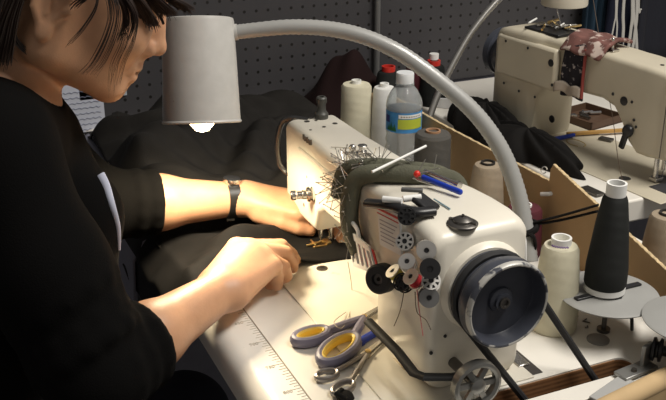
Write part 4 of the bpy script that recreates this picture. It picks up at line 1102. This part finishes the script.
# joints
HSC = 1.12
th_ = math.radians(29); phi = math.radians(7)
fwd = V((math.sin(phi)*math.cos(th_), math.cos(phi)*math.cos(th_), -math.sin(th_)))
side = V((math.cos(phi), -math.sin(phi), 0)); upv = side.cross(fwd)
EAR = atd(61, 6, .96)
HC = EAR-side*(.070*HSC)
def hd(s, f, u): return A3(HC+(side*s+fwd*f+upv*u)*HSC)
HAX = [list(side), list(fwd), list(upv)]
NB = A3(atd(7, 106, 1.06))                       # base of neck
RS = A3(atd(-12, 150, .965)); RE = A3(atd(96, 372, 1.0)); RW = np.array((.145, -.193, .050))
LS = A3(atd(34, 146, 1.27)); LE = A3(atd(98, 205, 1.34)); LW = np.array((-.108, -.078, .052))
PEL = np.array((.06, -.66, -.30))
CH = (NB+PEL)/2+np.array((0, .03, .05))

bd = SDF((-.27, -.80, -.36), (.36, .07, .60), .0031)
# torso and neck
bd.cap(PEL, CH, .11, .105, .03); bd.cap(CH, NB+np.array((0, -.03, -.06)), .105, .075, .04)
bd.cap(NB, RS, .05, .048, .05); bd.cap(NB, LS, .044, .038, .03)
neck_top = hd(0, -.036, -.040)
bd.cap(NB+np.array((0, -.01, -.01)), neck_top, .056, .050, .022)
# head
def he(s, f, u, rs, rf, ru, k=.012, op='u'): bd.ell(hd(s, f, u), (rs*HSC, rf*HSC, ru*HSC), HAX, k, op)
he(0, -.010, .050, .073, .094, .086, .02)
he(0, .035, .015, .062, .058, .075, .03)
he(0, .045, -.026, .049, .045, .045, .03)          # lower face
bd.cap(hd(0, .081, -.063), hd(0, .072, -.056), .0155*HSC, .018*HSC, .02)   # chin
for sg in (-1, 1):
    bd.cap(hd(sg*.054, .002, -.042), hd(sg*.014, .076, -.062), .014*HSC, .013*HSC, .022)  # jaw line
    bd.cap(hd(sg*.054, .002, -.042), hd(sg*.062, -.004, .0), .014*HSC, .012*HSC, .026)
    he(sg*.036, .066, -.004, .022, .022, .020, .02)   # cheek bone
    he(sg*.031, .089, .030, .017, .012, .011, .010, 's')  # eye socket
    he(sg*.031, .078, .029, .0125, .0125, .0120, .004)    # eyeball / lid
    bd.cap(hd(sg*.012, .096, .046), hd(sg*.048, .078, .046), .006*HSC, .005*HSC, .010)   # brow
bd.cap(hd(0, .090, .036), hd(0, .106, -.004), .0066*HSC, .0085*HSC, .012)      # nose bridge
bd.ell(hd(0, .1075, -.009), np.array((.0095, .0105, .0085))*HSC, HAX, .006)
for sg in (-1, 1): bd.ell(hd(sg*.0115, .097, -.013), np.array((.0075, .0095, .0075))*HSC, HAX, .005)
for sg in (-1, 1): bd.ell(hd(sg*.0060, .101, -.0195), np.array((.0035, .0045, .0030))*HSC, HAX, .002, 's')
bd.cap(hd(0, .091, -.024), hd(0, .088, -.042), .010*HSC, .012*HSC, .015)
bd.cap(hd(-.017, .089, -.0360), hd(.017, .089, -.0360), .0055*HSC, .0055*HSC, .006); bd.ell(hd(0, .0975, -.0345), np.array((.014, .0060, .0052))*HSC, HAX, .005)
bd.ell(hd(0, .0960, -.0455), np.array((.0155, .0065, .0062))*HSC, HAX, .005)
bd.cap(hd(-.020, .0985, -.0400), hd(.020, .0985, -.0400), .0018*HSC, .0018*HSC, .002, 's')
# ears
for sg in (-1, 1):
    bd.ell(hd(sg*.073, -.010, .004), np.array((.0075, .0165, .028))*HSC, HAX, .004)
    bd.ell(hd(sg*.0815, -.006, .004), np.array((.0075, .0110, .0185))*HSC, HAX, .002, 's')
    hl = [hd(sg*.077, .004, .010), hd(sg*.080, .003, .026), hd(sg*.081, -.008, .034), hd(sg*.081, -.021, .027), hd(sg*.080, -.026, .010), hd(sg*.079, -.022, -.008), hd(sg*.077, -.012, -.020)]
    bd.chain(hl, [.0040, .0045, .0048, .0048, .0045, .0042, .0040], .002)
    bd.ell(hd(sg*.0765, -.006, -.026), np.array((.0050, .0085, .0105))*HSC, HAX, .004)
    bd.ell(hd(sg*.076, .006, .000), np.array((.0045, .0050, .0065))*HSC, HAX, .003)
    bd.cap(hd(sg*.078, -.014, .014), hd(sg*.078, -.010, -.010), .0032, .0032, .003)
# right arm
bd.chain([RS, RS*.45+RE*.55, RE], [.048, .043, .037], .02, .04)
mid = RE*.62+RW*.38
bd.chain([RE, mid, RW], [.037, .036, .0245], .02)
hdir = np.array((-.66, .75, 0.02)); hdir /= np.linalg.norm(hdir); hs = np.array((.75, .66, -.18)); hs /= np.linalg.norm(hs)
K = RW+hdir*.083+np.array((0, 0, .010))
kn_ = [K-hs*.030+np.array((0, 0, -.003)), K-hs*.010+np.array((0, 0, .003)), K+hs*.010, K+hs*.028+np.array((0, 0, -.006))-hdir*.006]
wr_ = [RW-hs*.014, RW-hs*.004, RW+hs*.006, RW+hs*.015]
for a, b, r in zip(wr_, kn_, (.0125, .0128, .0122, .0115)): bd.cap(a, b, .0195, r, .014)
bd.cap(RW+hdir*.03, K-hdir*.012, .020, .017, .012)
kk = .0025
def finger(F_, pts, rs): F_.chain([np.array(p) for p in pts], rs, kk, .005)
finger(bd, [kn_[0], A3(atz(281, 246, .045)), A3(atz(291, 254, .026)), A3(atz(296, 260, .0125))], [.0108, .0098, .0088, .0076])
finger(bd, [kn_[1], A3(atz(285, 253, .044)), A3(atz(292, 262, .026)), A3(atz(293, 268, .0135))], [.0110, .0100, .0090, .0078])
finger(bd, [kn_[2], A3(atz(283, 267, .036)), A3(atz(286, 276, .020)), A3(atz(278, 280, .0115))], [.0106, .0096, .0086, .0075])
finger(bd, [kn_[3], A3(atz(277, 279, .026)), A3(atz(277, 285, .0145)), A3(atz(269, 285, .0105))], [.0096, .0085, .0077, .0068])
finger(bd, [RW+hdir*.025-hs*.020+np.array((0, 0, -.010)), RW+hdir*.055-hs*.034+np.array((0, 0, -.018)), RW+hdir*.085-hs*.030+np.array((0, 0, -.024)), RW+hdir*.108-hs*.020+np.array((0, 0, -.028))], [.0150, .0120, .0105, .0085])
# left arm
bd.chain([LS, LE], [.038, .038], .02, .03)
mid = LE*.6+LW*.4
bd.chain([LE, mid, LW], [.039, .037, .0235], .02)
LK = np.array((-.066, -.006, .046)); ld_ = (LK-LW)/np.linalg.norm(LK-LW); ls = np.cross(ld_, (0, 0, 1)); ls /= np.linalg.norm(ls)   # towards the needle
lk = [LK+ls*.026+np.array((0, 0, -.004)), LK+ls*.008, LK-ls*.010, LK-ls*.027]
for a, b, r in zip([LW+ls*.012, LW+ls*.004, LW-ls*.006, LW-ls*.014], lk, (.012, .0122, .0118, .011)): bd.cap(a, b, .019, r, .014)
tipL = A3(atz(341, 240, .0165))
finger(bd, [lk[0], A3((-.036, .016, .034)), A3((-.012, .030, .024)), tipL+np.array((-.003, .003, .001))], [.0110, .0100, .0094, .0088])
finger(bd, [lk[1], A3((-.045, .034, .034)), A3((-.026, .046, .022)), A3((-.010, .052, .0155))], [.0110, .0098, .0090, .0080])
finger(bd, [lk[2], A3((-.066, .036, .032)), A3((-.052, .052, .020)), A3((-.042, .058, .0145))], [.0106, .0094, .0086, .0076])
finger(bd, [lk[3], A3((-.088, .026, .028)), A3((-.078, .042, .018)), A3((-.070, .048, .0135))], [.0096, .0084, .0076, .0068])
finger(bd, [LW+ld_*.025+ls*.020+np.array((0, 0, -.012)), A3((-.052, -.040, .030)), A3((-.038, -.020, .023)), A3((-.032, -.004, .018))], [.0150, .0122, .0108, .0088])
body = bd.mesh('person', skin)
tag(body, 'person in black top with dark hair bending over the sewing machine, guiding fabric', 'person')
del bd

# clothing: black top with rolled sleeves
tp_ = SDF((-.27, -.86, -.40), (.40, -.10, .46), .0042)
tp_.cap(PEL+np.array((0, 0, -.02)), CH, .135, .128, .04); tp_.cap(CH, NB+np.array((0, -.03, -.06)), .128, .088, .05)
tp_.cap(CH+np.array((.05, .055, .02)), CH+np.array((-.05, .055, .02)), .065, .065, .05)
tp_.cap(NB+np.array((0, -.012, -.012)), RS, .057, .060, .05); tp_.cap(NB+np.array((0, -.012, -.012)), LS, .052, .050, .05)
tp_.cap(A3(atd(46, 140, 1.13)), A3(atd(80, 215, 1.13)), .040, .044, .03); tp_.cap(A3(atd(80, 215, 1.13)), A3(atd(78, 290, 1.12)), .044, .046, .03)
rc = RE+(RW-RE)*.33; lc = LE+(LW-LE)*.40
tp_.chain([RS, RS*.45+RE*.55, RE], [.062, .060, .053], .03)
tp_.cap(RE, RE+(RW-RE)*.5, .053, .049, .02)
tp_.chain([LS, LE], [.052, .049], .03); tp_.cap(LE, LE+(LW-LE)*.58, .050, .043, .02)
dR = (RW-RE)/np.linalg.norm(RW-RE); dL = (LW-LE)/np.linalg.norm(LW-LE)
tp_.cut(rc, dR, .085); tp_.cut(lc, dL, .085)
def torus(F_, c, n, R, r, k):
    a = np.cross(n, (0, 0, 1)); a /= np.linalg.norm(a); b = np.cross(n, a)
    P_ = [c+R*(math.cos(t)*a+math.sin(t)*b) for t in [2*PI*i/14 for i in range(15)]]
    for i in range(14): F_.cap(P_[i], P_[i+1], r, r, k)
torus(tp_, rc-dR*.012, dR, .044, .0095, .004); torus(tp_, rc-dR*.036, dR, .047, .0085, .004); torus(tp_, rc-dR*.062, dR, .049, .009, .006)
torus(tp_, lc-dL*.010, dL, .040, .0085, .004); torus(tp_, lc-dL*.032, dL, .043, .0075, .004)
# creases at the elbow
for k in range(5):
    t = .10+.13*k; c_ = RS+(RE-RS)*(.62+.07*k); torus(tp_, c_, (RE-RS)/np.linalg.norm(RE-RS)+np.array((.2*math.sin(k*2), .2, 0)), .052, .0075, .010)
# neckline
nup = hd(0, -.028, -.045)-NB; nup /= np.linalg.norm(nup)
tp_.cap(NB+nup*.046+np.array((0, .012, 0)), NB+nup*.13+np.array((0, .03, 0)), .060, .084, .006, 's')
tp_.cap(NB+nup*.05+np.array((0, .06, .0)), NB+np.array((0, .09, -.02)), .036, .012, .006, 's')
shirt = tp_.mesh('black_top', topfab, body, 2)
shirt['label'] = 'black long sleeved top with rolled cuffs'
del tp_
# pale undershirt edge showing along the opening
from mathutils.bvhtree import BVHTree
bvh = BVHTree.FromPolygons([v.co.copy() for v in shirt.data.vertices], [tuple(p.vertices) for p in shirt.data.polygons])
uep = []
for (u, v) in ((100, 175), (106, 186), (112, 205), (118, 227), (123, 250)):
    for du in range(0, 30, 2):
        h_ = bvh.ray_cast(CAM, ray(u-du, v).normalized(), 1.26)
        if h_[0] is not None: break
    uep.append((h_[0] if h_[0] is not None else atd(u, v, 1.17))-ray(u, v)*.003)
ue = smooth_path(uep, 6)
MB().tube(ue, [.0062-.0045*(i/len(ue)) for i in range(len(ue))], 10, flat=.5, up=(1, -.2, 0)).build('undershirt_edge', mat('undershirt_white', (.55, .58, .72), .8), body)
# trousers
tz = SDF((-.25, -.90, -.76), (.36, -.05, -.12), .006)
for sx in (-1, 1):
    hp_j = PEL+np.array((sx*.085, .03, -.06)); kn_j = np.array((.06+sx*.13, -.20, -.275)); an = np.array((.06+sx*.13, -.22, -.70))
    tz.cap(hp_j, kn_j, .092, .068, .04); tz.cap(kn_j, an, .066, .05, .02)
tz.cap(PEL+np.array((-.06, -.02, -.05)), PEL+np.array((.06, -.02, -.05)), .12, .12, .04)
tr = tz.mesh('trousers', jeans, body, 2)
del tz
# chair seat under her (she sits on a stool)
sto = thing('stool', 'dark round work stool under the seated person', 'stool', (PEL[0], PEL[1], -.75))
MB().lathe([(0, .255), (.17, .255), (.185, .265), (.185, .285), (.17, .295), (0, .297)], 36).build('seat', blackp, sto)
MB().cyl((0, 0, .03), (0, 0, .256), .025).build('column', darksteel, sto)
for k in range(5):
    a = 2*PI*k/5
    MB().tube([(0, 0, .05), (.13*math.cos(a), .13*math.sin(a), .035), (.24*math.cos(a), .24*math.sin(a), .014)], [.018, .015, .012], 8).build('foot', darksteel, sto)
# watch on the left wrist
wp_ = LW+(LE-LW)*.10
wa = V((LW-LE)/np.linalg.norm(LW-LE)); e1v = wa.cross(V((0, 0, 1))).normalized(); e2v = e1v.cross(wa)
wat = MB()
ringp = []
for i in range(32):
    a = 2*PI*i/32; ringp.append((V(wp_)+(e1v*math.cos(a)+e2v*math.sin(a))*.0268))
for i in range(32):
    p, q = ringp[i], ringp[(i+1) % 32]; cc = V(wp_)
    for s0_, s1_ in ((-.0085, .0085),):
        o0, o1 = (p-cc)*.06, (q-cc)*.06
        wat.add([p+wa*s0_, q+wa*s0_, q+wa*s1_, p+wa*s1_, p+o0+wa*s0_, q+o1+wa*s0_, q+o1+wa*s1_, p+o0+wa*s1_], [(0, 3, 2, 1), (4, 5, 6, 7), (0, 1, 5, 4), (3, 7, 6, 2)])
strap = wat.build('wristwatch', mat('black_leather', (.012, .011, .011), .35), body, ang=50)
strap['label'] = 'black leather watch strap with steel case'
wtop = V(wp_)+e2v*.0295*(1 if e2v.z > 0 else -1)
wn = (wtop-V(wp_)).normalized()
MB().lathe([(0, -.003), (.0125, -.003), (.0135, 0), (.0125, .004), (.010, .0045), (0, .0045)], 28, Matrix.Translation(wtop) @ rotmat(wn)).build('watch_case', steel, strap)
bk = V(wp_)-wn*.0285
MB().box((-.009, -.006, -.002), (.009, .006, .002), Matrix.Translation(bk) @ rotmat(-wn)).build('buckle', steel, strap)

# hair: cap shell plus many separate locks
rh = random.Random(21)
hairb = MB()
def hv(s, f, u): return HC+(side*s+fwd*f+upv*u)*HSC
def scalp(az, el, k=1.0):
    return hv(.0775*k*math.cos(el)*math.sin(az), -.012+.099*k*math.cos(el)*math.cos(az), .052+.092*k*math.sin(el))
# under-layer that follows the scalp down to the hairline
def hairline(az):
    a = abs(az)
    if a < .9: return .42-.10*(a/.9)
    if a < 1.55: return .32-.30*(a-.9)/.65
    return .02-.75*min(1, (a-1.55)/.6)
def shell(s_, t_):
    az = -PI+2*PI*t_; e0 = hairline(az); el_ = e0+(PI/2-e0)*s_
    return scalp(az, el_, 1.02+.045*math.sin(min(1, s_*3)*PI/2)+.006*math.sin(az*23+s_*3))
hairb.grid(shell, 18, 90)
def strand(pts, r, per=4, side_n=4):
    sp_ = smooth_path(pts, per); m_ = len(sp_)
    hairb.tube(sp_, [r*max(.15, 1-.85*(i/m_)**2) for i in range(m_)], side_n)
for i in range(900):
    az = rh.uniform(-PI, PI); a = abs(az)
    e0 = hairline(az)-.04
    pts = []
    for k in range(7):
        t = k/6; pts.append(scalp(az*(.55+.45*t)+.25*(1-t)*(1 if az > 0 else -1)*math.sin(t*3), 1.4+(e0-1.4)*t, 1.07+.03*math.sin(t*PI)+rh.uniform(0, .012)))
    if a > 1.9 and rh.random() < .6:
        e = pts[-1]; pts += [e-upv*.02+V((rh.uniform(-.004, .004), -.006, -.010)), e-upv*.04+V((rh.uniform(-.012, .012), rh.uniform(-.022, .0), -.025))]
    strand(pts, rh.uniform(.0010, .0021))
# fringe and side locks falling forward over brow, temple and cheek
def lock(px, d0, d1, r, n=6, spread=3.5):
    k = len(px)
    for q in range(n):
        jx, jy, jd = rh.uniform(-spread, spread), rh.uniform(-2, 2), rh.uniform(-.008, .008)
        pts = [atd(u+jx*(.3+.8*i/k), v+jy, d0+(d1-d0)*i/(k-1)+jd*.4) for i, (u, v) in enumerate(px)]
        cut_ = rh.uniform(.72, 1.0)
        pts[-1] = pts[-2].lerp(pts[-1], cut_)
        if rh.random() < .3: pts[-1] = pts[-1]+side*rh.uniform(-.004, .004)-upv*rh.uniform(0, .008)
        strand(pts, r*rh.uniform(.5, 1), 6)
lock([(110, -40), (140, -22), (160, -8), (176, 2), (189, 10)], .98, 1.04, .0013, 90, 9)
lock([(100, -40), (128, -22), (146, -6), (158, 6), (167, 15)], .965, 1.03, .0013, 170, 13)
lock([(90, -40), (118, -20), (135, 0), (143, 14), (149, 26)], .95, 1.02, .0012, 160, 13)
lock([(86, -40), (110, -18), (126, 4), (130, 22), (124, 42)], .94, .985, .0007, 60, 11)
lock([(80, -40), (104, -16), (114, 10), (110, 34), (98, 60), (86, 74)], .93, .955, .0004, 26, 11)
lock([(88, -40), (112, -14), (125, 10), (124, 40), (114, 66), (112, 92)], .945, 1.0, .0004, 9, 5)
lock([(94, -40), (120, -12), (135, 12), (132, 40), (122, 62), (116, 84)], .955, 1.01, .0004, 9, 5)
lock([(76, -40), (92, -16), (96, 4), (84, 26), (66, 46)], .925, .94, .0008, 8)
lock([(66, -40), (80, -18), (84, -4), (74, 6)], .92, .935, .0012, 24, 6)
lock([(40, -40), (24, -10), (14, 16), (16, 40), (34, 56), (48, 62)], .93, .99, .0011, 22)
lock([(20, -40), (4, -10), (-4, 20), (2, 44), (20, 56)], .93, 1.0, .0014, 26, 5)
lock([(34, -40), (20, -10), (10, 16), (4, 40), (-2, 66)], .925, .97, .0014, 110, 14)
hr_ = hairb.build('hair', hairm, body, ang=80)
hr_['label'] = 'dark brown hair tied back with loose strands over the cheek'
# eyelashes / brow of the visible eye
el = MB()
for k in range(9):
    p = hv(.031+.010*(k-4)/4, .0915-.0007*(k-4)**2*.3, .026); el.tube([p, p+(fwd*.006+side*.0012*(k-4)/2-upv*.006)*HSC], .0006, 5)
el.build('eyelashes', hairm, body)
